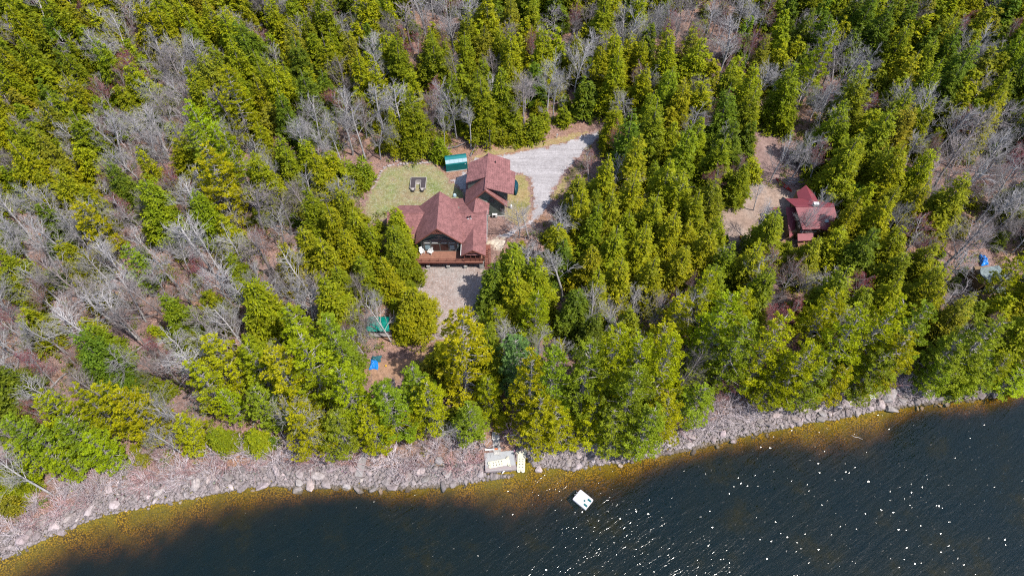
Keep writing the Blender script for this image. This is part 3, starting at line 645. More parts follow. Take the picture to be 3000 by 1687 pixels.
mb = MB(); mb.box((-9.82, 82.9, 6.45), (.13, 5.6, .13)); hp(mb, 'gutter', 'white'); mb = MB(); mb.box((-4.86, 85.6, 6.9), (.06, 5.1, .06)); mb.bar((-4.86, 83.0, 6.82), (-4.86, 88.2, 9.42), .07, .2); mb.bar((-4.86, 88.2, 9.42), (-4.86, 95.0, 6.17), .07, .2); hp(mb, 'rake_trim', 'cream')
# stairs beside the porch
mb = MB()
for k in range(11): mb.box((-4.75, 83.0-k*.30, 4.35-k*.21), (1.0, .28, .06))
for x in (-5.28, -4.22): mb.bar((x, 83.2, 4.35), (x, 79.85, 2.0), .07, .26)
mb.box((-4.75, 83.7, 4.4), (1.1, 1.2, .1))
st = hp(mb, 'stairs', 'trim')
mb = MB()
for x in (-5.28, -4.22):
    mb.bar((x, 83.1, 5.3), (x, 79.85, 2.95), .06, .06)
    for k in range(5): mb.box((x, 83.0-k*.75, 4.75-k*.54), (.06, .06, .9))
hp(mb, 'handrail', 'trim', None, st)
# garage details
mb = MB(); mb.box((-4.0, 92.26, 8.7), (1.0, .08, 1.0)); gw = hp(mb, 'garage_window', 'glass'); mb = MB(); mb.box((-4.0, 92.22, 8.12), (1.25, .1, .12)); hp(mb, 'window_sill', 'greytrim', None, gw); mb = MB(); mb.box((-4.0, 92.22, 9.26), (1.25, .1, .12)); hp(mb, 'window_head', 'greytrim', None, gw)
mb = MB(); mb.box((-2.1, 92.26, 5.9), (.8, .08, 1.0)); hp(mb, 'garage_window', 'glass')
mb = MB(); mb.bar((-5.25, 91.68, 12.0), (-.95, 91.68, 7.25), .12, .26); mb.bar((-5.25, 91.68, 12.0), (-9.5, 91.68, 7.3), .12, .26); mb.bar((-1.0, 91.7, 7.36), (-1.0, 93.0, 7.36), .1, .2)
hp(mb, 'rake_board', 'trim')
mb = MB(); mb.box((-5.2, 92.2, 3.85), (7.7, .16, .5)); hp(mb, 'foundation', 'concrete')
for x, y, z in ((-3.3, 99.6, 11.55), (-8.55, 87.2, 9.0), (-8.05, 87.3, 9.05)):
    mb = MB(); mb.lathe([(.07, -.1), (.07, .45)], (x, y, z), 8); mb.lathe([(.12, .45), (.12, .58), (.03, .62)], (x, y, z), 8); mb.bar((x, y, z+.5), (x-.25, y, z+.42), .08, .08); vp = hp(mb, 'vent_pipe', 'black')
    mb = MB(); mb.box((x+.04, y-.05, z-.03), (.34, .34, .05), 0, -.2, .3); hp(mb, 'flashing', 'metal', None, vp)
mb = MB(); mb.box((-3.5, 91.75, 4.65), (1.0, .42, .85)); hu = hp(mb, 'heat_pump', 'white'); mb = MB(); mb.lathe([(.30, 0), (.30, .03)], (0, 0, 0), 16)
for i, q in enumerate(mb.v): mb.v[i] = (-3.62+q[0], 91.53-q[2], 4.66+q[1])
hp(mb, 'fan_grille', 'black', None, hu)
mb = MB(); mb.bar((-4.75, 91.9, 4.2), (-4.75, 91.9, 6.2), .09, .09, 8); mb.box((-4.75, 91.85, 6.0), (.3, .2, .3)); hp(mb, 'meter_pipe', 'cream')
mb = MB(); mb.lathe([(.02, .10), (.22, .06), (.40, -.02), (.44, -.06)], (0, 0, 0), 16); rm = Euler((rad(55), 0, rad(25))).to_matrix()
mb.v = [tuple(Vector((-11.6, 94.9, 7.2)) + rm @ Vector((q[0]*.8, q[1]*1.0, q[2]))) for q in mb.v]; ds = hp(mb, 'satellite_dish', 'pale')
mb = MB(); mb.bar((-11.55, 95.0, 6.2), (-11.6, 94.95, 7.15), .06, .06); mb.bar((-11.5, 94.9, 7.1), (-11.35, 94.4, 7.45), .03, .03); hp(mb, 'dish_mast', 'metal', None, ds)
# deck chairs
def adirondack(x, y, rz, label):
    t = thing('deck_chair', label, 'chair', (x, y, 4.5), 'white chairs on the deck', rz)
    mb = MB(); mb.box((0, .02, .36), (.56, .58, .05), 0, -.18); part(mb, 'seat', 'white', t)
    mb = MB()
    for k in range(5): mb.box((-.22+k*.11, .42, .72), (.095, .03, .86-.05*abs(k-2)), 0, -.42)
    mb.box((0, .40, .62), (.58, .05, .07), 0, -.42); part(mb, 'backrest', 'white', t)
    for s in (-1, 1):
        mb = MB(); mb.box((s*.34, .02, .58), (.13, .74, .03)); mb.box((s*.31, .40, .44), (.05, .06, .3)); part(mb, 'armrest', 'white', t)
        mb = MB(); mb.box((s*.31, -.26, .28), (.05, .09, .57)); part(mb, 'leg', 'white', t)
        mb = MB(); mb.bar((s*.27, -.30, .36), (s*.27, .62, .02), .04, .10); part(mb, 'rear_leg', 'white', t)
    t.scale = (1.15,)*3
adirondack(-17.55, 82.15, rad(28), 'white slatted deck chair nearer the tree, facing the lake')
adirondack(-15.95, 82.15, rad(-28), 'white slatted deck chair in front of the glass doors')

# ------------------------------------------------------------------ shed and the things around the lawn
def lp(x, y): return ground_at(*k1((x, y))[0])
ax, ay, az_ = lp(972, 378); bx_, by_, _ = lp(1198, 348)
L = math.hypot(bx_-ax, by_-ay); an = math.atan2(by_-ay, bx_-ax)
t = thing('shed', 'green fabric storage shed with a pale band along its roof', 'shed', (ax, ay, az_), None, an)
prof = [(0, 0), (0, 2.0), (.12, 2.2)]; band = [(.12, 2.2), (.72, 2.72)]; top = [(.72, 2.72), (1.35, 2.95), (2.0, 2.72), (2.62, 2.2), (2.75, 2.0), (2.75, 0)]
def sheet(mb, pr, x0, x1, th=.03):
    for a, b in zip(pr[:-1], pr[1:]):
        n = Vector((0, -(b[1]-a[1]), (b[0]-a[0]))).normalized()*-th
        q = [Vector((x0, a[0], a[1])), Vector((x1, a[0], a[1])), Vector((x1, b[0], b[1])), Vector((x0, b[0], b[1]))]; mb.add(q+[p+n for p in q], [(0, 1, 2, 3), (7, 6, 5, 4), (0, 4, 5, 1), (1, 5, 6, 2), (2, 6, 7, 3), (3, 7, 4, 0)])
mb = MB(); sheet(mb, prof, 0, L); part(mb, 'side_wall', 'teal', t)
mb = MB(); sheet(mb, top, 0, L); part(mb, 'roof_cover', 'teal2', t)
for k in range(5): mb = MB(); sheet(mb, band, k*L/5+.012, (k+1)*L/5-.012); part(mb, 'roof_panel', 'pale', t)
for x in (.02, L-.05):
    mb = MB(); mb.prism([(p[0], p[1]) for p in prof+band[1:]+top[1:]], 'x', x, x+.03); mb.v = [(a, b*.985+.015, c*.985) for a, b, c in mb.v]; part(mb, 'end_wall', 'teal', t)
mb = MB(); mb.box((L/2, -.06, .06), (L+.1, .10, .10)); part(mb, 'base_rail', 'cream', t)
mb = MB(); mb.add([(L-.62, -.004, 1.62), (L-.25, -.004, 1.62), (L-.42, -.004, 1.86)], [(0, 1, 2)]); mb.add([(L-.50, -.008, 1.62), (L-.38, -.008, 1.62), (L-.44, -.008, 1.72)], [(0, 2, 1)]); part(mb, 'emblem', 'white', t)
# blue ball beside shed
x, y, z = lp(948, 330); mb = MB(); mb.lathe([(.01, -.16), (.11, -.12), (.16, 0), (.11, .12), (.01, .16)], (x, y, z+.18), 10); tag(mb.build('ball', 'blue', None, True), 'small blue ball in the shadow at the end of the green shed', 'ball')
# U-shaped raised bed
x0, y0, z0 = lp(668, 568); t = thing('raised_bed', 'U-shaped raised garden bed with dark soil on the lawn', 'garden bed', (x0, y0, z0))
W_, D_, Hb = 3.35, 3.1, .62
mb = MB()
for c, d in (((0, D_, Hb/2), (W_, .10, Hb)), ((-W_/2+.05, D_/2, Hb/2), (.10, D_-.102, Hb)), ((W_/2-.05, D_/2, Hb/2), (.10, D_-.102, Hb)), ((-.52, D_*.36, Hb/2), (.09, D_*.72, Hb)), ((.52, D_*.36, Hb/2), (.09, D_*.72, Hb)), ((0, D_*.72, Hb/2), (1.13, .09, Hb)), ((-1.1, 0, Hb/2-.02), (1.06, .09, Hb)), ((1.1, 0, Hb/2-.02), (1.06, .09, Hb))): mb.box(c, d)
part(mb, 'frame', 'plank', t)
mb = MB(); z_ = Hb-.06
for c, d in (((-1.09, D_/2, z_/2), (1.05, D_-.16, z_)), ((1.09, D_/2, z_/2), (1.05, D_-.16, z_)), ((0, D_*.86, z_/2), (1.12, D_*.24, z_))): mb.box(c, d)
part(mb, 'soil', 'soil', t)
mb = MB(); mb.box((0, D_*.62, .22), (.9, .3, .05)); mb.box((0, D_*.52, .12), (.9, .3, .05)); part(mb, 'step', 'plank', t)
for s, nm in ((-1, 'farther from the garage'), (1, 'nearer the garage')):
    b = thing('barrel', f'dark round water barrel at the end of the raised bed, {nm}', 'barrel', (x0+s*.98, y0-.42, z0), 'barrels at the raised bed')
    mb = MB(); mb.lathe([(.26, 0), (.37, .28), (.40, .48), (.34, .70), (.30, .74)], n=16); part(mb, 'body', 'barrel', b, smooth=True)
    mb = MB(); mb.lathe([(.31, .742), (.30, .78), (.05, .80)], n=16); part(mb, 'lid', 'plank', b)
# stones edging the lawn
ring = [(175, 552), (205, 520), (232, 470), (250, 425), (270, 380), (295, 347), (340, 322), (400, 312), (470, 300), (560, 288), (640, 283), (700, 287), (780, 280), (860, 270)]
pts = [Vector(lp(*p)) for p in ring]; rr = random.Random(5)
def rock_mesh(seed, sub=2, flat=.6):
    bm = bmesh.new(); bmesh.ops.create_icosphere(bm, subdivisions=sub, radius=1); r = random.Random(seed)
    cuts = [Vector((r.gauss(0, 1), r.gauss(0, 1), r.gauss(0, .8))).normalized() for _ in range(12)]; ds = [r.uniform(.45, .85) for _ in cuts]
    for v in bm.verts:
        for c, d in zip(cuts, ds):
            k = v.co.dot(c)
            if k > d: v.co -= c*(k-d)
        v.co += Vector((r.gauss(0, .03), r.gauss(0, .03), r.gauss(0, .03))); v.co.z *= flat
    me = bpy.data.meshes.new('boulder'); bm.to_mesh(me); bm.free(); me.materials.append(M['rock']); return me
ROCKS = [rock_mesh(s, 2, [.5, .6, .7, .45][s % 4]) for s in range(10)]
def boulder(name, x, y, z, s, label, cat, group, r, col=None):
    o = bpy.data.objects.new(name, r.choice(ROCKS)); C.objects.link(o); k = r.uniform(.68, 1.4)
    o.location = (x, y, z); o.scale = (s*k, s/k, s*r.uniform(.75, 1.1)); o.rotation_euler = (r.gauss(0, .15), r.gauss(0, .15), r.random()*6.28)
    q = r.uniform(.5, 1.35); o.color = (*(col or (q*r.uniform(.97, 1.06), q*r.uniform(.95, 1.0), q*r.uniform(.93, 1.0))), 1); return tag(o, label, cat, group)
for i in range(len(pts)-1):
    n = max(1, int((pts[i+1]-pts[i]).length/.50))
    for j in range(n):
        p = pts[i].lerp(pts[i+1], (j+.3+.4*rr.random())/n); s = rr.uniform(.28, .5)
        boulder('edging_stone', p.x+rr.gauss(0, .08), p.y+rr.gauss(0, .08), p.z+.1, s, 'pale stone in the curved row that edges the lawn', 'stone', 'stones edging the lawn', rr, (1.12, 1.10, 1.08))
for x_, y_, s, l in ((860+10, 285-270, .5, ''),): pass
x, y, z = lp(431, 262); boulder('boulder', x, y, z+.2, .55, 'lone pale boulder just outside the stone edging of the lawn', 'boulder', None, rr, (1.4, 1.3, 1.3))
x, y, z = lp(1408, 92)
mb = MB(); mb.box((0, 0, .6), (.7, .5, 1.2)); mb.box((0, 0, 1.22), (.78, .58, .06)); t = thing('utility_box', 'white utility box at the wood edge behind the garage', 'utility box', (x, y, z)); part(mb, 'cabinet', 'white', t); mb = MB(); mb.box((0, 0, .05), (.9, .7, .12)); part(mb, 'plinth', 'concrete', t)
x, y, z = lp(1436, 152)
t = thing('utility_pole', 'slim dark pole standing beside the white utility box', 'pole', (x, y, z)); mb = MB(); mb.bar((0, 0, -.3), (0, 0, 6.0), .16, .16, 8); part(mb, 'shaft', 'barrel', t); mb = MB(); mb.box((0, 0, 5.7), (.8, .08, .1)); part(mb, 'cross_arm', 'barrel', t)
x, y, z = ground_at(*[v for v in k1((2142, 18))[0]])
t = thing('marker_post', 'pale marker post on the dry grass beside the gravel drive', 'post', (x, y, z)); mb = MB(); mb.box((0, 0, .6), (.14, .14, 1.2)); part(mb, 'post', 'white', t); mb = MB(); mb.box((.08, 0, 1.0), (.34, .06, .26)); part(mb, 'plate', 'pale', t)
x, y, z = lp(1705, 560)
mb = MB(); g_ = [(math.cos(a)*.62*(1+.1*math.sin(a*3)), math.sin(a)*1.75*(1+.06*math.cos(a*4))) for a in np.linspace(0, 6.283, 22, endpoint=False)]
rows = [(1.0, 0), (1.02, .55), (.93, 1.15), (.66, 1.5), (.25, 1.62)]
mb.add([(x-.05+a*k, y+b*k, z+h_+.05*math.sin(a*5+b*3)) for k, h_ in rows for a, b in g_], [(i*22+j, i*22+(j+1) % 22, (i+1)*22+(j+1) % 22, (i+1)*22+j) for i in range(4) for j in range(22)] + [tuple(4*22+j for j in range(22))])
tag(mb.build('tarp', 'darkteal', None, True), 'dark teal tarp over a pile against the garage side by the drive', 'tarp')
x, y, z = lp(1656, 765)
t = thing('propane_tank', 'white upright gas tank on the grass in front of the garage corner', 'gas tank', (x, y, z)); mb = MB(); mb.lathe([(.22, 0), (.25, .08), (.25, 1.0), (.18, 1.12), (.06, 1.16)], n=14); part(mb, 'tank', 'white', t, smooth=True); mb = MB(); mb.lathe([(.09, 1.16), (.09, 1.28)], n=10); part(mb, 'valve', 'metal', t)

# ------------------------------------------------------------------ red cabin and grey cabin
cb = thing('cabin', 'red-roofed cabin with steep angled roofs among the trees', 'cabin', (59, 89, 4.6))
def cp(mb, name, mat, label=None, parent=None, root=cb):
    o = mb.build(name, mat); p = parent or root; o.parent = p
    if p is root: o.matrix_parent_inverse = Matrix.Translation(-Vector(root.location))
    if label: o['label'] = label
    return o
mb = MB()
mb.poly([(55.0, 88.9, 10.5), (62.6, 88.9, 10.5), (63.0, 87.5, 9.55), (61.6, 85.0, 7.85), (59.8, 85.4, 8.1), (56.4, 85.3, 8.0), (56.1, 86.0, 8.5)], .16)
mb.poly([(55.0, 88.9, 10.5), (54.6, 92.9, 8.5), (57.6, 92.9, 8.5), (60.9, 91.4, 9.25), (63.2, 90.5, 9.7), (62.6, 88.9, 10.5)], .16)
mb.bar((55, 88.9, 10.55), (62.6, 88.9, 10.55), .22, .06); cp(mb, 'roof', 'tin')
mb = MB(); mb.poly([(59.3, 96.0, 9.1), (59.3, 91.2, 9.5), (57.3, 91.2, 8.2), (57.5, 94.9, 8.1)], .14); mb.poly([(59.3, 96.0, 9.1), (59.3, 91.2, 9.5), (61.1, 91.2, 8.6), (60.9, 94.2, 8.2)], .14); cp(mb, 'rear_roof', 'tin')
mb = MB(); mb.poly([(54.2, 90.6, 8.5), (56.2, 90.6, 8.55), (55.9, 86.3, 5.75), (54.7, 85.2, 5.5)], .14); cp(mb, 'side_roof', 'tin')
mb = MB(); mb.poly([(56.0, 85.5, 6.45), (59.3, 85.7, 6.45), (58.95, 84.3, 5.9), (55.9, 84.1, 5.9)], .12); cp(mb, 'porch_roof', 'tin')
mb = MB(); mb.prism([(86.0, 4.0), (86.0, 8.3), (88.9, 10.2), (92.6, 8.4), (92.6, 4.0)], 'x', 56.3, 62.0); mb.prism([(57.6, 4.0), (57.6, 8.1), (59.3, 9.1), (60.8, 8.1), (60.8, 4.0)], 'y', 92.62, 95.4); mb.box((55.4, 88.2, 5.0), (1.6, 4.0, 2.2)); cp(mb, 'wall', 'brown')
mb = MB(); mb.box((58.1, 85.94, 7.25), (3.2, .08, 1.3)); cw = cp(mb, 'window', 'glass', 'wide front window band')
mb = MB()
for k in range(6): mb.box((56.55+k*.62, 85.86, 7.25), (.09, .06, 1.3))
mb.box((58.1, 85.85, 6.58), (3.3, .08, .1)); cp(mb, 'window_frame', 'cream', None, cw)
mb = MB(); mb.box((58.0, 83.9, 4.7), (3.4, 1.9, .16)); cd_ = cp(mb, 'deck', 'deck'); mb = MB(); mb.box((58.0, 82.98, 5.5), (3.4, .06, .08)); 
for k in range(5): mb.box((56.35+k*.82, 82.98, 5.1), (.07, .07, .8))
cp(mb, 'railing', 'cream', None, cd_)
mb = MB(); mb.box((58.9, 89.1, 10.75), (.9, .6, .9)); ch = cp(mb, 'chimney', 'stonewall'); mb = MB(); mb.box((58.9, 89.1, 11.23), (1.0, .7, .07)); cp(mb, 'chimney_cap', 'white', None, ch)
mb = MB(); mb.box((61.0, 86.5, 9.05), (.7, .5, .06), 0, .6); cp(mb, 'skylight', 'pale')
mb = MB(); mb.poly([(51.9, 92.0, 6.4), (54.3, 92.4, 6.7), (54.3, 92.0, 6.7), (51.9, 91.6, 6.4)], .1); cp(mb, 'entry_roof', 'tin'); mb = MB(); mb.box((53.2, 91.0, 4.9), (2.6, 2.0, .16)); cp(mb, 'entry_deck', 'oldwood')
mb = MB(); mb.box((52.6, 89.8, 4.75), (3.0, 2.4, .14)); mb.box((51.2, 89.8, 5.2), (.08, 2.4, .9)); cp(mb, 'side_deck', 'oldwood')
def z6(x, y): return ((2800+x/10.35)/1.1646, (720+y/10.35)/1.1646)
g2 = thing('cabin', 'grey-shingled low cabin half hidden by trees above the far shore', 'cabin', (86, 70, 2.5))
p = lambda x, y, z: Pz(*z6(x, y), z)
a = p(760, 660, 6.2); b = p(1310, 595, 6.2); c_ = p(1650, 1035, 5.0); d = p(1000, 1115, 5.0); e = p(740, 830, 5.9)
mb = MB(); mb.poly([a, b, c_, d, e], .2); cp(mb, 'roof', 'grayroof', None, None, g2)
a2, b2, c2, d2 = p(900, 1235, 4.2), p(1440, 1165, 4.2), p(1650, 1440, 3.5), p(760, 1440, 3.5)
mb = MB(); mb.poly([a2, b2, c2, d2], .16); cp(mb, 'lower_roof', 'grayroof', None, None, g2)
mb = MB(); cx, cy = (a[0]+c_[0])/2-.3, (a[1]+c_[1])/2+.2; mb.box((cx, cy, 3.6), (5.0, 4.2, 2.6)); mb.box((cx-.4, cy-3.6, 2.9), (4.6, 2.4, 1.2)); cp(mb, 'wall', 'brown', None, None, g2)
mb = MB(); mb.bar((a2[0], a2[1]+.1, 4.3), (b2[0], b2[1]+.1, 4.3), .14, .16); cp(mb, 'gutter', 'white', None, None, g2)

# ------------------------------------------------------------------ tarps and loose things
def crumple(px, py, w, d, h, mat, label, lift=0.0, seed=1):
    x, y, z = ground_at(px, py); g = np.random.default_rng(seed); n = 14; V = []
    for j in range(n):
        for i in range(n):
            u, v_ = i/(n-1)*2-1, j/(n-1)*2-1; r_ = max(abs(u), abs(v_)); k = 1+.12*math.sin(3*math.atan2(v_, u)+seed)
            V.append((x+u*w/2*k, y+v_*d/2*k, z+lift+.04+h*max(0, 1-r_**2.2)*(1+.25*math.sin(i*1.3+seed)*math.cos(j*1.1)) + g.random()*.10*h))
    mb = MB(); mb.add(V, [(j*n+i, j*n+i+1, (j+1)*n+i+1, (j+1)*n+i) for j in range(n-1) for i in range(n-1)])
    o = mb.build('tarp', mat); md = o.modifiers.new('solid', 'SOLIDIFY'); md.thickness = .03; return tag(o, label, 'tarp')
crumple(941, 917, 1.5, 2.0, .5, 'blue', 'bright blue tarp crumpled at the foot of a leaning bare tree', seed=3)
crumple(947, 903, 1.7, 1.2, .5, 'bluegrey', 'dull blue-grey tarp bundled just behind the bright blue one', seed=5)
crumple(2471, 655, 1.6, 2.6, .9, 'blue', 'blue and turquoise tarp heap behind the grey cabin', seed=8)
# green tent-like tarp on a platform
x, y, z = ground_at(958, 830); t = thing('tarp_shelter', 'green tarp shelter on a low grey platform under the trees', 'shelter', (x, y, z))
mb = MB(); mb.box((0, 0, .5), (4.6, 3.4, .16))
for i in (-1, 1):
    for j in (-1, 1): mb.box((i*2.1, j*1.5, .2), (.16, .16, .5))
part(mb, 'platform', 'oldwood', t)
mb = MB(); mb.poly([(-2.0, -.2, 3.1), (1.9, -.2, 3.15), (2.1, -1.5, 2.1), (-2.2, -1.5, 2.0)], .03); mb.poly([(-2.0, -.2, 3.1), (1.9, -.2, 3.15), (2.1, 1.5, 2.3), (-2.2, 1.5, 2.2)], .03); part(mb, 'tarp_cover', 'greentarp', t)
for i in (-1, 1):
    for j in (-1, 1): mb = MB(); mb.bar((i*2.0, j*1.4, .58), (i*2.0, j*1.4, 2.1), .08, .08); part(mb, 'pole', 'trim', t)
x, y, z = ground_at(971, 921); mb = MB(); mb.lathe([(.01, -.2), (.14, -.14), (.2, 0), (.14, .14), (.01, .2)], (x, y, z+.2), 10); tag(mb.build('ball', 'yellow', None, True), 'small orange-yellow ball on the leaf litter near the blue tarp', 'ball')
# wheelbarrow-like red tractor by the lane
x, y, z = ground_at(1892, 325); t = thing('tractor', 'small red lawn tractor parked beside the dirt lane', 'tractor', (x, y, z), None, rad(60))
mb = MB(); mb.box((.45, 0, .75), (.9, .7, .5)); mb.box((-.4, 0, .6), (.9, .8, .2)); part(mb, 'body', 'redpaint', t); mb = MB(); mb.box((-.45, 0, .85), (.45, .45, .12)); mb.box((-.68, 0, 1.1), (.1, .45, .45)); part(mb, 'seat', 'black', t)
for i, r_ in ((.6, .28), (-.5, .42)):
    for j in (-1, 1):
        mb = MB(); mb.lathe([(r_*.6, -.1), (r_, -.1), (r_, .1), (r_*.6, .1)], n=14); mb.v = [(i+a, j*.5+c2_, r_+b) for a, b, c2_ in mb.v]; part(mb, 'wheel', 'black', t)
x, y, z = ground_at(2172/1.1646, 700/1.1646); t = thing('toy_slide', 'small yellow and orange garden toy in the sandy clearing', 'toy', (x, y, z)); mb = MB(); mb.box((0, 0, .5), (.8, .6, .12), 0, 0, .4); mb.box((.4, 0, .35), (.12, .6, .7)); part(mb, 'slide', 'yellow', t); mb = MB(); mb.box((-.1, .3, .3), (.7, .06, .5)); mb.box((-.1, -.3, .3), (.7, .06, .5)); part(mb, 'side_panel', 'orange', t)
def c3(x, y): return ((2080+x/3.623)/1.1646, (450+y/3.623)/1.1646)
x, y, z = ground_at(*c3(880, 350)); t = thing('hoop_frame', 'low frame of pale metal hoops behind the red cabin', 'frame', (x, y, z))
for k in range(5): mb = MB(); mb.tube([(-1.6*math.cos(a), k*.42, .05+1.0*math.sin(a)) for a in np.linspace(0, math.pi, 12)], [.035]*12, 5); part(mb, 'hoop', 'metal', t)
mb = MB(); mb.bar((-1.6, 0, .05), (-1.6, 1.7, .05), .06, .06); mb.bar((1.6, 0, .05), (1.6, 1.7, .05), .06, .06); part(mb, 'rail', 'metal', t)
x, y, z = ground_at(*c3(780, 345)); t = thing('canoe', 'narrow red canoe lying beside the pale hoop frame', 'canoe', (x, y, z), None, rad(125))
mb = MB(); n = 13; xs_ = np.linspace(-2.2, 2.2, n); V = []
for q in xs_:
    w_ = .42*max(.02, 1-(abs(q)/2.2)**2.2); V += [(q, -w_, .32+.12*(q/2.2)**2), (q, -w_*.7, .06), (q, 0, 0), (q, w_*.7, .06), (q, w_, .32+.12*(q/2.2)**2)]
mb.add(V, [(i*5+j, i*5+j+1, (i+1)*5+j+1, (i+1)*5+j) for i in range(n-1) for j in range(4)]); o = part(mb, 'hull', 'redpaint', t); md = o.modifiers.new('s', 'SOLIDIFY'); md.thickness = .03
mb = MB(); mb.box((-.7, 0, .26), (.2, .7, .04)); mb.box((.8, 0, .26), (.2, .65, .04)); part(mb, 'thwart', 'oldwood', t)

# ------------------------------------------------------------------ dock, floats, raft, landing
def d4(x, y): return ((1380+x/13.172)/1.1646, (1290+y/13.172)/1.1646)
zt = .75
A_, B_, C4, D4 = [Pz(*d4(*q), zt) for q in ((525, 480), (1630, 380), (1750, 1090), (575, 1185))]
t = thing('dock', 'wide pale grey dock platform on the rocky shore', 'dock', (A_[0], A_[1], 0))
mb = MB(); mb.poly([A_, B_, C4, D4], .14); mb.v = [(x-A_[0], y-A_[1], z) for x, y, z in mb.v]; part(mb, 'deck_top', 'dockwood', t)
va, vb = Vector(D4), Vector(C4); off = Vector((A_[0], A_[1], 0)); u_ = (Vector(A_)-va).normalized()
mb = MB(); mb.bar(va-off+Vector((0, -.04, -.02)), vb-off+Vector((0, -.04, -.02)), .12, .10); mb.bar(va-off+Vector((0, -.02, -.38)), vb-off+Vector((0, -.02, -.38)), .10, .5)
mb.bar(va-off+Vector((-.03, -.05, -.02)), Vector(A_)-off+Vector((-.03, 0, -.02)), .1, .16); mb.bar(va-off+Vector((-.03, -.05, -.4)), Vector(A_)-off+Vector((-.03, 0, -.4)), .08, .5); mb.bar(vb-off+Vector((.03, -.05, -.02)), Vector(B_)-off+Vector((.03, 0, -.02)), .1, .16)
part(mb, 'edge_beam', 'dockedge', t)
mb = MB(); q0 = va+u_*.10; q1 = vb+u_*.10; q2 = vb+u_*.62; q3 = va+u_*.62; mb.poly([(*(q-off).to_tuple()[:2], zt+.05) for q in (q0, q1, q2, q3)], .04); part(mb, 'front_planks', 'dockedge', t)
for s_ in (.12, .5, .88):
    q = va.lerp(vb, s_)-off; mb = MB(); mb.bar((q.x, q.y+.3, -1.6), (q.x, q.y+.3, zt-.15), .18, .18, 8); part(mb, 'pile', 'dockedge', t)
def animal_float(p0, p1, w, z, label, paws, tail):
    """flat foam float: long body, two hind lobes at p0, two paws at the p1 end"""
    a, b = Vector(p0), Vector(p1); L = (b-a).length; an = math.atan2(b.y-a.y, b.x-a.x)
    t = thing('pool_float', label, 'pool float', (a.x, a.y, z), 'animal-shaped floats at the dock', an)
    def disc(cx, cy, rx, ry, rot, z0, z1, n=18):
        return [(cx+rx*math.cos(q)*math.cos(rot)-ry*math.sin(q)*math.sin(rot), cy+rx*math.cos(q)*math.sin(rot)+ry*math.sin(q)*math.cos(rot)) for q in np.linspace(0, 6.2832, n, endpoint=False)]
    def slab(mb, pts, z0, z1):
        n = len(pts); k = .94; cx = sum(p[0] for p in pts)/n; cy = sum(p[1] for p in pts)/n
        mb.add([(x, y, z0) for x, y in pts]+[(x, y, z1-.03) for x, y in pts]+[(cx+(x-cx)*k, cy+(y-cy)*k, z1) for x, y in pts], [tuple(range(n-1, -1, -1)), tuple(range(2*n, 3*n))]+[(r*n+i, r*n+(i+1) % n, (r+1)*n+(i+1) % n, (r+1)*n+i) for r in (0, 1) for i in range(n)])
    mb = MB(); e = w*.5; lob = w*.235
    out = [(L*.16, -e), (L*.86, -e), (L*.97, -e*.8), (L, -e*.3), (L, e*.3), (L*.97, e*.8), (L*.86, e), (L*.16, e)]
    for q in np.linspace(math.pi/2, 3*math.pi/2, 8): out.append((lob+lob*math.cos(q)*1.0, e-lob+lob*math.sin(q)))
    out += [(L*.13, .04), (L*.15, 0), (L*.13, -.04)]
    for q in np.linspace(math.pi/2, 3*math.pi/2, 8): out.append((lob+lob*math.cos(q), -e+lob+lob*math.sin(q)))
    slab(mb, out, 0, .16); part(mb, 'body', 'cream_foam', t)
    for cx, cy, rot in paws:
        mb = MB(); slab(mb, disc(cx*L, cy*w, w*.30, w*.20, rot, 0, 0), .12, .235); pw = part(mb, 'paw', 'cream_foam', t)
        mb = MB(); ux, uy = math.cos(rot), math.sin(rot); px_, py_ = cx*L+ux*w*.08, cy*w+uy*w*.08
        slab(mb, disc(px_-ux*.05, py_-uy*.05, w*.075, w*.06, rot, 0, 0, 10), .23, .252)
        for k in (-1, 0, 1): slab(mb, disc(px_+ux*w*.11-uy*k*w*.10, py_+uy*w*.11+ux*k*w*.10, w*.035, w*.03, rot, 0, 0, 8), .23, .252)
        part(mb, 'paw_pads', 'darkmark', pw)
    mb = MB()
    for k in range(4):
        for s in (-1, 1): slab(mb, disc(L*(.25+.125*k), s*e*.40, .06, .16, .12*s, 0, 0, 10), .155, .172)
    for s in (-1, 1):
        for dx, dy in ((0, 0), (.12, .07), (.12, -.07)): slab(mb, disc(lob*.8+dx, s*(e-lob)+dy, .045, .045, 0, 0, 0, 8), .155, .172)
    part(mb, 'markings', 'darkmark', t); return t
p0 = Pz(*d4(655, 960), zt+.07); p1 = Pz(*d4(1500, 800), zt+.07)
animal_float(p0, p1, 1.15, zt+.062, 'cream animal-shaped float lying on top of the dock', [(.93, .50, rad(55)), (.93, -.55, rad(-60))], 0)
p0 = Pz(*d4(1920, 1230), .2); p1 = Pz(*d4(1950, 400), .2)
animal_float(p0, p1, 1.32, .06, 'cream animal-shaped float on the water against the side of the dock', [(.93, .50, rad(40)), (.93, -.42, rad(-25))], 0)
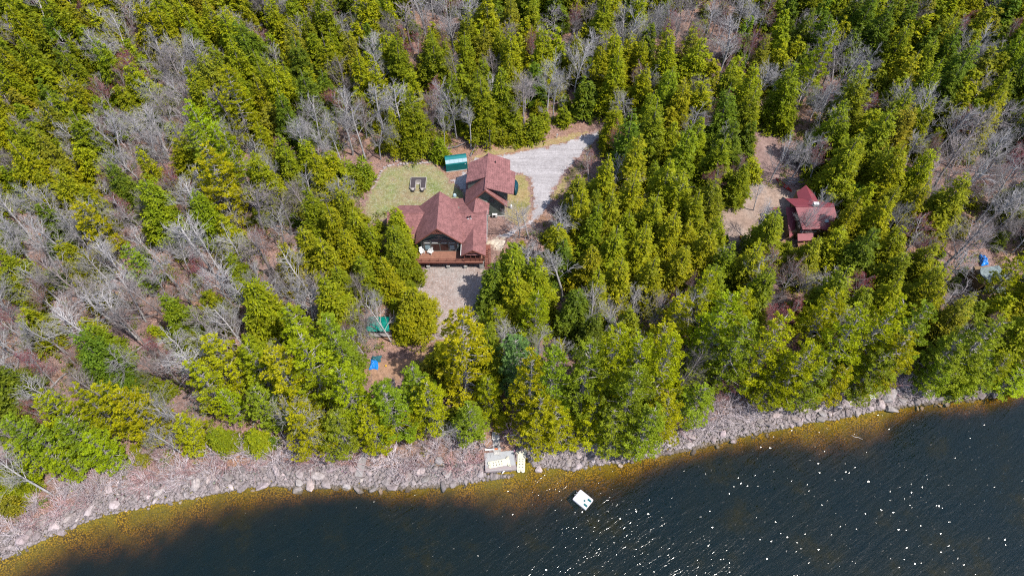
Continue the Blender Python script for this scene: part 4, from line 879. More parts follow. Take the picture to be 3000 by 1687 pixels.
# boat fender at the dock's front edge
q = Pz(*d4(1258, 1195), .35); t = thing('fender', 'small white fender hanging at the front edge of the dock', 'fender', q, None, rad(50)); mb = MB()
mb.lathe([(.03, -.42), (.10, -.34), (.11, .2), (.07, .34), (.03, .4)], n=10); mb.v = [(c, b, -a) for a, b, c in mb.v]; part(mb, 'body', 'white', t, smooth=True); mb = MB(); mb.bar((.38, 0, 0), (.45, .1, .38), .03, .03); part(mb, 'rope', 'darkmark', t)
q = ground_at(*d4(780, 310)); t = thing('hammock', 'white curved hammock frame with an orange end lying above the dock', 'hammock', (q[0], q[1], q[2]+.1), None, rad(3))
mb = MB(); mb.tube([(-1.15, .45, .5), (-1.0, .2, .3), (-.6, .02, .2), (0, -.02, .18), (.6, .05, .25), (1.1, .3, .5)], [.05]*6, 6); part(mb, 'frame', 'darkmark', t)
mb = MB(); mb.box((-.25, -.25, .14), (1.6, .22, .12), .03); part(mb, 'bed', 'white', t); mb = MB(); mb.box((.80, -.22, .14), (.55, .24, .14), .03); part(mb, 'cushion', 'orange', t)
# shore stair of stone with a rail
q = ground_at(1247, 1093)
t = thing('stone_steps', 'grey stone steps leading down to the dock', 'steps', q)
for k in range(6): mb = MB(); mb.box((.05*k, -k*.62, .22-.12*k), (1.2+.12*math.sin(k*2), .72, .24), .08*math.sin(k*3)); part(mb, 'tread', 'stonewall', t)
q = ground_at(1282, 1104); t = thing('handrail', 'white metal handrail beside the steps above the dock', 'handrail', q)
mb = MB(); mb.tube([(-1.0, 0, .75), (-.9, .1, .95), (0, .2, 1.0), (.9, .35, 1.05), (1.0, .3, .85)], [.035]*5, 6); part(mb, 'rail', 'white', t); mb = MB(); mb.bar((-.45, .1, -.3), (-.45, .12, 1.0), .06, .06); mb.bar((.45, .25, -.3), (.45, .27, 1.0), .06, .06); part(mb, 'posts', 'white', t)
# narrow gangway on the rocks (left of the dock)
a = ground_at(917, 1140); b = Pz(902, 1198, .35); t = thing('gangway', 'narrow weathered plank gangway running down the rocks to the water', 'gangway', (b[0], b[1], b[2]), None, math.atan2(a[1]-b[1], a[0]-b[0])); L = math.hypot(a[0]-b[0], a[1]-b[1]); dz = a[2]+.35-b[2]; sl = math.atan2(dz, L)
mb = MB(); mb.box((L/2, 0, dz/2), (math.hypot(L, dz), 1.2, .10), 0, 0, -sl); part(mb, 'walkway', 'oldwood', t)
for s in (-1, 1): mb = MB(); mb.box((L/2, s*.64, dz/2), (math.hypot(L, dz), .08, .22), 0, 0, -sl); part(mb, 'side_beam', 'dockedge', t)
mb = MB()
for k in (.15, .6): mb.box((L*k, 0, dz*k-.5), (.14, 1.1, 1.0))
part(mb, 'support', 'dockedge', t)
# small grey stair under the pines
a = ground_at(1443, 1097); b = ground_at(1430, 1070); t = thing('wooden_stairs', 'grey wooden stairs among the pines beside the dock', 'stairs', a, None, math.atan2(b[1]-a[1], b[0]-a[0]))
L = math.hypot(a[0]-b[0], a[1]-b[1]); mb = MB()
for k in range(7): mb.box((L*k/6, 0, .15+.16*k), (.30, 1.0, .06))
part(mb, 'tread', 'oldwood', t); mb = MB()
for s in (-1, 1): mb.bar((-.1, s*.55, .05), (L+.1, s*.55, 1.1), .08, .22)
part(mb, 'stringer', 'dockedge', t)
# swim raft
def d5(x, y): return ((1660+x/14.49)/1.1646, (1410+y/14.49)/1.1646)
q = [Pz(*d5(*p_), .42) for p_ in ((600, 325), (1155, 775), (800, 1195), (230, 725))]; cx = sum(a[0] for a in q)/4; cy = sum(a[1] for a in q)/4
an = math.atan2(q[1][1]-q[0][1], q[1][0]-q[0][0]); La = (math.dist(q[0], q[1])+math.dist(q[3], q[2]))/2; Lb = (math.dist(q[0], q[3])+math.dist(q[1], q[2]))/2
t = thing('swim_raft', 'white square swim raft with green pads floating off the dock', 'raft', (cx, cy, 0), None, an)
def rrect(a, b, r, n=5): return [(sx_*(a-r)+r*math.cos(q0+q_), sy_*(b-r)+r*math.sin(q0+q_)) for sx_, sy_, q0 in ((1, 1, 0), (-1, 1, math.pi/2), (-1, -1, math.pi), (1, -1, 1.5*math.pi)) for q_ in np.linspace(0, math.pi/2, n)]
def rslab(mb, a, b, r, z0, z1, cx=0, cy=0):
    p_ = rrect(a, b, r); p2 = rrect(a-.05, b-.05, max(r-.04, .02)); n = len(p_)
    mb.add([(x+cx, y+cy, z0) for x, y in p_]+[(x+cx, y+cy, z1-.05) for x, y in p_]+[(x+cx, y+cy, z1) for x, y in p2], [tuple(range(n-1, -1, -1)), tuple(range(2*n, 3*n))]+[(k*n+i, k*n+(i+1) % n, (k+1)*n+(i+1) % n, (k+1)*n+i) for k in (0, 1) for i in range(n)])
mb = MB(); rslab(mb, La/2, Lb/2, .18, -.15, .42); part(mb, 'float_body', 'offwhite', t)
for s in (-1, 1): mb = MB(); mb.box((La*.33, s*Lb*.24+.02, .425), (La*.24, Lb*.155, .014)); part(mb, 'pad', 'greenpad', t)
mb = MB(); mb.lathe([(.15*La/2.9*1.1, .0), (.15*La/2.9*1.1, .02)], (La*.12, -.02, .418), 20); part(mb, 'hatch', 'greenpad', t)
mb = MB()
for s in (-.35, .12): mb.tube([(-La/2-.16, s+.1, -.1), (-La/2-.16, s+.1, .6), (-La/2+.1, s+.1, .72), (-La/2+.28, s+.1, .43)], [.03]*4, 6)
part(mb, 'ladder', 'metal', t)
# landing with stairs, right shore
def c6(x, y): return ((2250+x/3.4347)/1.1646, (1050+y/3.4347)/1.1646)
q = [Pz(*c6(*p_), .95) for p_ in ((860, 320), (1075, 280), (1085, 355), (885, 385))]
t = thing('landing', 'small brown timber landing on the rocky shore', 'landing', (q[3][0], q[3][1], 0)); o_ = Vector((q[3][0], q[3][1], 0))
mb = MB(); mb.poly([Vector(p_)-o_ for p_ in q], .12); part(mb, 'deck_top', 'clearwood' if 'clearwood' in M else 'plank', t, 'brown plank deck')
mb = MB(); mb.bar(Vector(q[3])-o_+Vector((0, -.05, -.05)), Vector(q[2])-o_+Vector((0, -.05, -.05)), .10, .22)
part(mb, 'edge_beam', 'cream', t)
mb = MB()
for p_ in q: mb.bar(Vector((p_[0], p_[1], -.3))-o_, Vector((p_[0], p_[1], .83))-o_, .14, .14)
part(mb, 'posts', 'dockedge', t)
a = Pz(*c6(1050, 355), .9); b = Pz(*c6(1055, 435), -.1); t = thing('ladder', 'white ladder stairs going down from the landing into the water', 'ladder', (a[0], a[1], 0)); o_ = Vector((a[0], a[1], 0))
for s in (-1, 1): mb = MB(); mb.bar(Vector(a)-o_+Vector((s*.42, 0, 0)), Vector(b)-o_+Vector((s*.42, 0, 0)), .08, .16); part(mb, 'rail', 'white', t)
for k in range(7): mb = MB(); c_ = Vector(a).lerp(Vector(b), (k+.4)/7)-o_; mb.box(c_, (.8, .16, .05)); part(mb, 'rung', 'white', t)
a = Pz(*c6(840, 770), .02); b = Pz(*c6(955, 815), .02); mb = MB(); mb.tube([a, Vector(a).lerp(Vector(b), .3)+Vector((0, -.12, .02)), Vector(a).lerp(Vector(b), .6)+Vector((0, .08, .02)), b], [.03, .06, .05, .02], 6); tag(mb.build('driftwood', 'plank'), 'thin pale driftwood branch floating out from the landing', 'driftwood')

# ------------------------------------------------------------------ shore stones
rr = random.Random(21)
def zone_of(px, py):
    if py > 860 or (px > 1560 and py > 800) or (px < 700 and py > 930):
        if px < 420: return 'on the lakeshore at the far end from the dock'
        if px < 890: return 'on the lakeshore left of the plank gangway'
        if px < 1225: return 'by the shore between the gangway and the dock'
        if px < 1480: return 'by the shore next to the dock and its steps'
        if px < 1800: return 'on the shore past the dock, facing the raft'
        if px < 2120: return 'on the shore just before the brown landing'
        return 'on the shore beyond the brown landing'
    if py > 690:
        if px < 640: return 'in the bare wood between the lake and the left hillside'
        if px < 1080: return 'in the wood below the house, by the tarps'
        if px < 1300: return 'beside the stony yard below the house'
        if px < 1800: return 'in the wood between the house and the lake shore'
        return 'in the wood between the red cabin and the lake'
    if py > 400:
        if px < 420: return 'on the left hillside far from the clearings'
        if px < 700: return 'in the open mixed wood well left of the lawn'
        if px < 1100: return 'at the edge of the wood beside the lawn and house'
        if px < 1560: return 'along the drive across from the house'
        if px < 1850: return 'in the dense wood between drive and red cabin'
        if px < 2130: return 'close around the red cabin'
        if px < 2400: return 'in the wood between the red and grey cabins'
        return 'on the slope above the grey cabin'
    if px < 420: return 'in the far upper-left forest'
    if px < 900: return 'in the forest far beyond the lawn'
    if px < 1240: return 'in the forest behind the green shed'
    if px < 1560: return 'in the forest beyond the gravel drive'
    if px < 1900: return 'between the gravel drive and the dirt lane'
    if px < 2160: return 'beside the dirt lane behind the red cabin'
    return 'in the far forest past the dirt lane'
dockpoly = [Pz(*d4(*q_), .5)[:2] for q_ in ((470, 330), (1660, 330), (1800, 1220), (540, 1300))]
floatp = [Pz(*d4(*q_), .5)[:2] for q_ in ((1700, 340), (2180, 340), (2150, 1300), (1700, 1300))]
gangp = [Pz(*q_, .5)[:2] for q_ in ((900, 1120), (935, 1120), (925, 1205), (885, 1205))]
landp = [Pz(*c6(*q_), .5)[:2] for q_ in ((840, 230), (1110, 230), (1110, 450), (840, 390))]
def blocked(x, y): return any(bool(inpoly(x, y, p_)) for p_ in (dockpoly, floatp, gangp, landp))
STR = [(-90, -58, 5.2, 1.0), (-58, -30, 4.2, 1.05), (-30, -15, 3.6, .9), (-15, 2, 3.0, .85), (2, 20, 4.0, .8), (20, 44, 4.4, .75), (44, 58, 3.6, .8), (58, 92, 2.6, .85)]
cand = []
for _ in range(5200):
    x = rr.uniform(-90, 92); wd, sc_ = next((w_, s_) for a_, b_, w_, s_ in STR if a_ <= x <= b_)
    d_ = -1.5 + (wd*.62+1.5)*rr.random()**.95; y = float(np.interp(x, sx, sy)) + d_
    s = min(1.15, (.13*sc_*(1/max(.03, rr.random()))**.6))
    if blocked(x, y) or (d_ < -.5 and rr.random() < .6): continue
    px, py = proj(x, y, 0)
    if not (-90 < px < 2670): continue
    cand.append((s, x, y, px, py))
cand.sort(key=lambda q_: -q_[0]); placed = []
small = []; big = []
for s, x, y, px, py in cand:
    if any((x-a)**2+(y-b)**2 < (.82*(s+c))**2 for a, b, c in placed if abs(x-a) < 2.4): continue
    placed.append((x, y, s)); (big if (len(big) < 285 and -5 < px < 2581) else small).append((s, x, y, px, py))
nb_ = {}
for i, (s, x, y, px, py) in enumerate(big):
    sz = 'large' if s > .6 else 'medium'; side = 'half in the water' if shore_d(x, y) < .15 else ('at the foot of the bank' if shore_d(x, y) > 2 else 'in the stone belt')
    zz = zone_of(px, max(py, 1000)).replace('on the lakeshore ', '').replace('by the shore ', '').replace('on the shore ', '').replace('the plank gangway', 'the gangway')
    lb = f'{sz} grey boulder {side}, {zz}'
    boulder('boulder', x, y, max(g1(x, y), -.5)+s*.14, s, lb, 'boulder', lb.replace('boulder', 'boulders'), rr)
for px, py, s, lb in ((2236, 997, 1.75, 'huge grey boulder on the bank beside the brown landing'), (2240, 1030, 1.35, 'big pale boulder standing in the water off the landing'), (2065, 1040, .9, 'slab boulder at the waterline just before the landing'), (755, 1216, .85, 'lone square boulder in the shallows left of the gangway'), (1127, 1190, .95, 'big flat boulder at the waterline beside the dock'), (1105, 1160, .8, 'dark boulder up the bank left of the dock')):
    x, y, z = ground_at(px, py); boulder('boulder', x, y, max(z, -.2)+.25, s, lb, 'boulder', None, rr, (1.0, 1.02, 1.0))
# rubble between them: pebbles and cobbles nobody could count
bm = bmesh.new(); bmesh.ops.create_icosphere(bm, subdivisions=1, radius=1); bm.verts.ensure_lookup_table()
iv = np.array([v.co for v in bm.verts]); if_ = np.array([[v.index for v in f.verts] for f in bm.faces]); bm.free()
g = np.random.default_rng(4); V = []; n = 26000; xs_ = g.uniform(-92, 94, n); wd = np.interp(xs_, [-90, -58, -30, -15, 2, 20, 44, 58, 92], [6, 5, 4.5, 3.6, 3.2, 5.2, 5.4, 4, 3]); d_ = -.9+(wd*.6+.9)*g.random(n)**1.15
ys_ = np.interp(xs_, sx, sy)+d_; ok = ~(inpoly(xs_, ys_, dockpoly)); xs_, ys_ = xs_[ok], ys_[ok]; n = len(xs_); zs_ = gz(xs_, ys_); sc = g.gamma(3.2, .038, n)+.05
sc3 = sc[:, None]*g.uniform(.7, 1.3, (n, 3))*np.array([1, 1, .65]); th_ = g.random(n)*6.28; c_, s_ = np.cos(th_), np.sin(th_)
q = iv[None]*(1+g.normal(0, .16, (n, 12, 1)))*sc3[:, None]; qx = q[..., 0]*c_[:, None]-q[..., 1]*s_[:, None]; qy = q[..., 0]*s_[:, None]+q[..., 1]*c_[:, None]
vv = np.stack([qx+xs_[:, None], qy+ys_[:, None], q[..., 2]+(zs_+sc*.15)[:, None]], -1).reshape(-1, 3); ff = (if_[None]+(np.arange(n)*12)[:, None, None]).reshape(-1, 3)
me = np_mesh('pebbles', vv, ff, 'rubble'); o = bpy.data.objects.new('pebbles', me); C.objects.link(o); o['kind'] = 'stuff'; o['label'] = 'grey and pink cobbles covering the shore between the boulders'; o['category'] = 'pebbles'
for s, x, y, px, py in small[:0]: pass

# ------------------------------------------------------------------ trees placed one by one: apex in the frame, kind, height, crown radius, tone, label
TREES = []   # every tree: (x, y, R)
BIG = [
 (985,515,'hemlock',15,3.1,0,'yellow-green hemlock standing right in front of the house\'s left wing'),
 (1040,722,'hemlock',13,3.5,0,'broad yellow-green hemlock on the left edge of the stony yard'),
 (880,520,'hemlock',15,3.2,0,None),(770,470,'hemlock',16,3.4,1,None),(820,505,'hemlock',16,3.3,0,None),(860,575,'hemlock',15,3.2,0,None),(750,560,'hemlock',16,3.4,0,None),(800,590,'hemlock',16,3.5,0,None),(925,560,'hemlock',14,3.0,0,None),(900,640,'hemlock',13,3,1,None),(700,600,'hemlock',15,3.0,0,None),(840,660,'hemlock',14,3,1,None),(960,640,'hemlock',12,2.8,0,None),
 (905,400,'sapling',7,2.4,1,'rounded bright young conifer at the lawn corner outside the stone edging'),
 (870,405,'sapling',6,2.4,1,None),(890,430,'sapling',5,2.2,1,None),
 (1102,345,'sapling',6.5,2.3,1,'bushy green young conifer just behind the green shed'),
 (975,268,'hemlock',13,2.2,0,'slender yellow-green hemlock behind the lawn edging'),
 (1300,308,'sapling',5.5,2.3,1,'leftmost of the round green young conifers along the drive verge'),(1345,290,'sapling',6.5,2.7,1,'biggest round green young conifer along the drive verge'),(1420,270,'sapling',5,2.0,1,'young green conifer near the utility end of the drive verge'),(1265,325,'sapling',4,1.8,1,None),
 (1290,600,'hemlock',19,4.3,1,'massive dark-bottomed hemlock at the right edge of the stony yard'),(1350,640,'hemlock',17,3.7,0,None),(1240,655,'hemlock',14,3.2,2,None),(1300,690,'hemlock',15,3.6,0,'broad hemlock leaning over the shaded side of the stony yard'),
 (1408,552,'hemlock',16,3.2,0,'hemlock whose shadow touches the gravel drive end'),(1465,462,'hemlock',17,3.2,0,None),(1532,382,'hemlock',18,3.3,0,'tall hemlock at the inner bend of the gravel drive'),(1495,508,'hemlock',17,3.3,1,None),(1540,470,'hemlock',18,3.5,0,None),(1610,330,'hemlock',19,3.6,0,None),(1595,270,'hemlock',20,4,2,'large dark hemlock where the drive enters the forest'),(1660,240,'hemlock',20,3.6,1,None),(1600,420,'hemlock',18,3.4,0,None),(1650,470,'hemlock',18,3.4,0,None),(1690,400,'hemlock',18,3.4,0,None),(1740,300,'hemlock',19,3.5,1,None),(1730,430,'hemlock',17,3.3,0,None),(1770,480,'hemlock',16,3.2,0,None),(1560,560,'hemlock',17,3.5,0,None),(1490,610,'hemlock',15,3.3,0,None),(1625,560,'hemlock',17,3.5,0,None),(1700,530,'hemlock',17,3.4,0,None),(1560,640,'hemlock',16,3.6,0,None),(1650,640,'hemlock',16,3.4,0,None),(1730,610,'hemlock',16,3.3,0,None),(1790,570,'hemlock',16,3.2,0,None),(1810,660,'hemlock',15,3.3,1,None),(1420,600,'hemlock',13,3.0,2,None),(1830,330,'hemlock',17,3.4,1,None),(1850,200,'hemlock',19,3.6,2,None),(1880,405,'hemlock',11,2.8,1,'short broad hemlock overhanging the sandy clearing'),
 (1968,520,'hemlock',17,3.7,1,'dense hemlock standing in front of the red cabin\'s left end'),(2062,588,'hemlock',14,3.3,1,'hemlock below the red cabin\'s deck'),(2135,560,'hemlock',15,3.4,0,'yellow-tipped hemlock just right of the red cabin'),(1008,778,'hemlock',9,2.2,0,'small hemlock growing at the corner of the green tarp shelter'),(2250,480,'hemlock',17,3.4,0,None),(2280,560,'hemlock',16,3.4,0,None),(2010,150,'hemlock',18,3.6,1,None),(2190,160,'hemlock',20,4,1,None),(2140,250,'hemlock',19,4,1,None),(2170,330,'hemlock',19,4.2,1,'wide hemlock rising behind the red cabin'),(2250,250,'hemlock',19,3.8,1,None),(2100,60,'pine',22,4.2,0,None),(1995,265,'sapling',8,2.4,1,'small bright conifer beside the dirt lane'),
 (590,40,'hemlock',19,4.4,2,None),(730,80,'hemlock',18,3.6,2,None),(555,335,'pine',20,4.0,0,'tall bright pine standing alone above the mixed wood left of the lawn'),(195,508,'pine',17,4.0,1,'vivid yellow-green pine amid the bare trees on the left hillside'),(310,622,'pine',14,3.4,2,'paler small pine below the vivid yellow one'),(640,300,'hemlock',12,2.6,0,None),
 (1150,790,'pine',23,5.3,1,'biggest bright pine between the stony yard and the dock'),(1310,852,'pine',14,4.3,3,'blue-green pine behind the pines at the dock steps'),(1335,890,'pine',19,3.7,1,'yellow-green pine right above the dock steps'),(1400,878,'pine',19,3.7,2,'narrow pine right of the yellow-green one above the dock'),(1490,850,'pine',20,4.5,2,None),(1560,818,'pine',21,4.6,0,None),(1625,840,'pine',20,4.3,0,None),(1690,850,'pine',19,4.0,1,'yellow pine leaning over the shrubs past the dock'),(1600,930,'pine',18,4.3,2,'low-branched pine leaning out over the water past the dock'),
 (958,962,'pine',16,4.0,2,'dull green pine rising beside the plank gangway'),(845,915,'pine',19,4.2,0,'bright pine just left of the plank gangway'),(745,850,'pine',19,4.8,0,None),(690,890,'pine',17,4.2,1,None),(820,800,'pine',17,4.2,2,None),(845,850,'pine',15,3.6,2,None),(1040,920,'pine',13,3.2,2,'small mid-green pine left of the biggest bright pine'),(720,760,'pine',15,3.6,0,None),
 (480,915,'pine',15,3.8,1,None),(250,975,'pine',16,4.0,1,None),(180,965,'pine',15,3.4,1,None),(310,985,'pine',15,3.8,1,None),(95,985,'pine',16,3.8,1,None),(20,1050,'pine',15,3.8,2,None),(560,985,'pine',9,2.8,0,None),(640,975,'pine',12,3.2,2,None),(150,1060,'pine',13,3.6,2,None),
 (1850,745,'pine',20,4.6,0,'full bright pine on the slope below the red cabin'),(1790,690,'pine',18,4.0,1,None),(1885,800,'pine',19,4.4,2,None),(1985,795,'pine',20,4.4,1,None),(2050,860,'pine',17,3.8,1,None),(2115,725,'pine',21,4.6,1,None),(2185,790,'pine',20,4.4,0,None),(2255,745,'pine',20,4.2,1,None),(2290,840,'pine',18,4.2,1,None),(2230,880,'pine',16,4.0,2,None),(2345,760,'pine',17,4.0,2,None),(2420,850,'pine',15,4.2,2,None),(2530,800,'pine',17,4.4,2,None),(2490,900,'pine',13,3.8,2,None),(2385,655,'hemlock',15,2.9,0,'yellow hemlock covering the left side of the grey cabin'),(2590,640,'pine',15,3.6,1,'pine with branches over the grey cabin\'s right end'),(2570,930,'pine',12,3.8,0,None),
]
def lab(kind, tone, x, y, H):
    z = g1(x, y); px, py = proj(x, y, z); kw = {'hemlock': 'hemlock', 'pine': 'white pine', 'sapling': 'young conifer', 'bare': 'leafless grey tree', 'maple': 'red-budded maple', 'gnarled': 'gnarled leafless tree', 'shrub': 'bare shrub'}[kind]
    sz = '' if kind in ('shrub', 'sapling') else ('tall ' if H > {'hemlock': 17, 'pine': 19}.get(kind, 14.5) else ('small ' if H < {'hemlock': 13, 'pine': 14}.get(kind, 11) else ''))
    s = f'{sz}{tone + " " if tone else ""}{kw} {zone_of(px, py)}'; return s, s.replace(kw, kw+'s', 1)
for ax, ay, kind, H, R, tn, lb in BIG:
    if kind == 'pine' and ay > 740: H *= 1.34 if 1290 < ax < 1760 else 1.22; R *= 1.2 if ax > 620 else 1.0
    if kind == 'hemlock': R *= 1.13
    x, y = apex_base(ax, ay, H*.985)
    while shore_d(x, y) < 3.0 and H > 6: H *= .95; x, y = apex_base(ax, ay, H*.985)
    tones = T_P if kind == 'pine' else T_H; nm_, col = tones[tn]
    l, gp = lab(kind, nm_, x, y, H)
    plant(kind, x, y, H, R, jitter(col, R0, .08), lb or l, None if lb else gp, tilt=(R0.gauss(0, .02), R0.gauss(0, .02))); TREES.append((x, y, R))
SHORE = [(300,1168,'pine',12),(215,1188,'pine',11),(120,1185,'pine',11),(40,1225,'hemlock',9),(505,1128,'pine',12),(575,1120,'hemlock',8),(655,1122,'hemlock',7),(800,1128,'pine',15),(870,1128,'pine',14),(955,1120,'pine',14),(1035,1092,'pine',9),(1195,1092,'pine',13),(1345,1118,'pine',17),(1402,1118,'pine',15),(1470,1100,'pine',14),(1535,1128,'pine',16),(1600,1128,'pine',17),(1655,1092,'pine',15),(1720,1050,'pine',13),(1905,1015,'pine',14),(1985,1008,'pine',14),(2060,1000,'pine',13),(2100,985,'pine',12),(2315,985,'pine',11),(2395,975,'hemlock',10),(2470,965,'pine',10),(2545,950,'pine',11)]
for fx, fy, kind, H in SHORE:
    x, y, z = ground_at(fx, fy); nm_, col = R0.choice(T_P[:3] if kind == 'pine' else T_H[:2]); l, gp = lab(kind, nm_, x, y, H)
    plant(kind, x, y, H, H*.25+.6, jitter(col, R0, .1), l, gp, tilt=(R0.uniform(.02, .10), R0.gauss(0, .05))); TREES.append((x, y, 2.0))
# leafless trees placed by their foot
FOOT = [  # foot in the frame, kind, H, R, tilt, label
 (1307,598,'gnarled',13,4.2,(-.02,-.05),0,'big leafless tree with twisting limbs beside the house and garage'),
 (1330,600,'bare',9,3.0,(.05,.12),3,'thin leafless tree next to the big twisted one by the drive'),
 (925,908,'gnarled',12,3.2,(.0,-.10),1,'leaning pale-barked tree beside the bright blue tarp'),
 (985,860,'gnarled',14,4.6,(.0,-.14),0,'tall leafless tree leaning over the green tarp shelter'),
 (1122,1098,'gnarled',7,3.8,(0,0),1,'low spreading leafless tree on the bank left of the dock'),
 (1480,835,'bare',14,4.0,(.0,-.03),2,'pale leafless tree beside the pines, finest twigs of its pair'),
 (1520,845,'gnarled',12,5.0,(.0,.10),0,'wide gnarled tree with a broken limb behind the shore pines'),
 (2003,608,'gnarled',15,3.0,(.05,.14),1,'dark leafless tree leaning across the red cabin\'s roof'),
 (2000,600,'bare',9,2.4,(.02,.05),4,'thin leafless tree directly before the red cabin\'s front windows'),
 (1118,375,'bare',14,2.4,(.05,-.16),5,'pale leaning bare trunk close behind the green shed'),
 (1185,375,'bare',13,2.2,(.0,-.03),6,'straight bare trunk between the shed and the garage roof'),
 (1390,300,'bare',13,3,(.0,.02),5,None),(1375,305,'bare',9,.9,(.25,-.45),6,'pale fallen-looking trunk propped behind the round young conifers'),
 (1885,610,'bare',12,3.4,(.04,.10),1,'leafless tree in the sandy clearing'),(1850,640,'shrub',4.6,2.6,(0,0),1,'grey twiggy tall bush at the lower end of the sandy clearing'),
 (1872,690,'shrub',2.4,2.0,(0,0),2,'wiry shrub low in the sandy clearing, nearest the lake'),(1858,505,'sapling',3.0,1.2,(0,0),1,'tiny green conifer alone on the pale part of the sandy clearing'),(1895,530,'bare',8,2.2,(.0,.08),3,'thin leafless tree rising from the middle of the sandy clearing'),(1935,460,'bare',14,3.6,(.03,.05),0,None),(1990,450,'bare',15,4.2,(.0,.06),2,'wide leafless tree standing over the dirt lane'),
]
for fx, fy, kind, H, R, tl, vr, lb in FOOT:
    x, y, z = ground_at(fx, fy); l, gp = lab(kind, '', x, y, H); plant(kind, x, y, H, R, (.25, .215, .22) if kind != 'sapling' else T_H[1][1], lb or l, None if lb else gp, variant=vr, tilt=tl, bark=(.36, .335, .335) if kind not in ('shrub', 'sapling') else None); TREES.append((x, y, 1.6))
MAPLE = [(1955,770,9,4.0),(2190,690,11,3.6),(1755,690,11,3.0),(1568,390,11,2.6),(1795,265,13,2.8),(300,120,14,4.2),(275,160,12,3),(1340,70,13,3.2),(1000,50,13,3.4),(1840,960,5,3.4),(2140,690,10,3),(960,600,9,2.6),(1690,40,13,2.6),(860,810,10,2.4),(480,640,11,3),(1870,380,9,2.4),(2480,440,12,3.4),(1760,60,13,3)]
for ax, ay, H, R in MAPLE:
    x, y = apex_base(ax, ay, H); l, gp = lab('maple', '', x, y, H); plant('maple', x, y, H, R, jitter(R0.choice([(.26, .055, .065), (.24, .075, .075), (.22, .10, .085)]), R0), l, gp, bark=(.25, .215, .215)); TREES.append((x, y, R*.7))

# ------------------------------------------------------------------ the rest of the forest, mixed as the photograph's parts are mixed
CLEAR = [
 [(930,440),(975,408),(1110,400),(1118,378),(1180,372),(1225,360),(1330,338),(1430,312),(1500,303),(1520,325),(1475,380),(1425,440),(1395,490),(1375,545),(1320,590),(1262,625),(1236,660),(1218,690),(1205,760),(1190,800),(1140,845),(1075,830),(1055,740),(1070,690),(1060,640),(1040,560),(1000,520),(960,545),(905,530),(912,470)],
 [(935,945),(950,890),(1000,872),(1075,860),(1060,905),(1000,950),(960,960)],
 [(1815,500),(1850,468),(1905,480),(1985,488),(2030,468),(2062,500),(2105,508),(2098,575),(2050,612),(1995,604),(1985,545),(1910,545),(1885,610),(1845,600),(1825,560)],
 [(1905,260),(1935,235),(1950,310),(1942,400),(1965,450),(1925,470),(1912,400),(1900,330)],
 [(2462,640),(2542,655),(2550,700),(2500,735),(2465,735)],
 [(930,770),(975,765),(978,800),(935,815)], [(2120,975),(2205,960),(2260,985),(2255,1040),(2120,1040)], [(1218,1085),(1330,1100),(1330,1195),(1218,1195)], [(888,1140),(925,1140),(920,1210),(885,1210)], [(1428,1068),(1448,1068),(1448,1098),(1428,1098)], [(905,900),(960,900),(960,940),(905,940)], [(2460,645),(2485,645),(2485,680),(2460,680)]]
GRID = ['HHhHHhhHBHHhhBMHDHHH', 'HHhBHHHHhHhhHHhHhHDH', 'HHBhPhBBhHh.hHH.HhBh', 'hHBhPhHh...HHHh.HHBh', 'BBBBhBHH..hHHHhHHhMh', 'BBBBhBHB.HhhHMHMhHhh', 'BBBhBBphPPPBpPpMppHh', 'BBpBppPpQQQQQPpPpPPp', 'pPPpSpPPSQQQQSSpSSSp', 'pS.................S', 'S...................']
MIX = {'H': (('hemlock', .86), ('bare', .09), ('maple', .03), ('sapling', .02)), 'D': (('hemlock', .95), ('bare', .05)), 'h': (('hemlock', .46), ('bare', .40), ('maple', .08), ('sapling', .06)),
 'B': (('bare', .74), ('hemlock', .11), ('sapling', .09), ('maple', .06)), 'M': (('maple', .45), ('bare', .3), ('hemlock', .25)), 'P': (('pine', .55), ('bare', .2), ('hemlock', .1), ('sapling', .15)), 'Q': (('pine', .7), ('hemlock', .15), ('sapling', .15)), 'p': (('pine', .35), ('bare', .35), ('sapling', .2), ('hemlock', .1)), 'S': (('bare', .02), ('none', .98)), '.': (('none', 1),)}
hash_ = {}
def hkey(x, y): return (int(x//6), int(y//6))
def hput(x, y, r): hash_.setdefault(hkey(x, y), []).append((x, y, r))
def hfree(x, y, r):
    a, b = hkey(x, y)
    for i in (-1, 0, 1):
        for j in (-1, 0, 1):
            for X, Y, Rr in hash_.get((a+i, b+j), ()):
                if (X-x)**2+(Y-y)**2 < (r+Rr)**2: return False
    return True
for x, y, r in TREES: hput(x, y, min(r*.6, 2.6))
def hides(x, y, z, H, R):
    for u in (0, .3, .55, .8, 1.0):
        w_ = R*(1.05-u*.95)
        for dx in (-w_, 0, w_):
            px, py = proj(x+dx, y-(.3 if dx == 0 else 0)*w_, z+H*u)
            for c in CLEAR:
                if bool(inpoly(px, py, c)): return True
    return False
ground_used = [[ground_at(*p_)[:2] for p_ in c] for c in CLEAR[:4]]
rf = random.Random(77); LOT = []
def sizes(kd):
    H = {'hemlock': rf.uniform(12.0, 19), 'pine': rf.uniform(15, 22), 'bare': rf.uniform(11, 17), 'maple': rf.uniform(9.5, 14), 'sapling': rf.uniform(2.5, 6.5)}[kd]
    return H, {'hemlock': H*rf.uniform(.205, .26), 'pine': H*rf.uniform(.22, .27), 'bare': H*rf.uniform(.24, .33), 'maple': rf.uniform(2.6, 3.6), 'sapling': H*rf.uniform(.3, .42)}[kd]
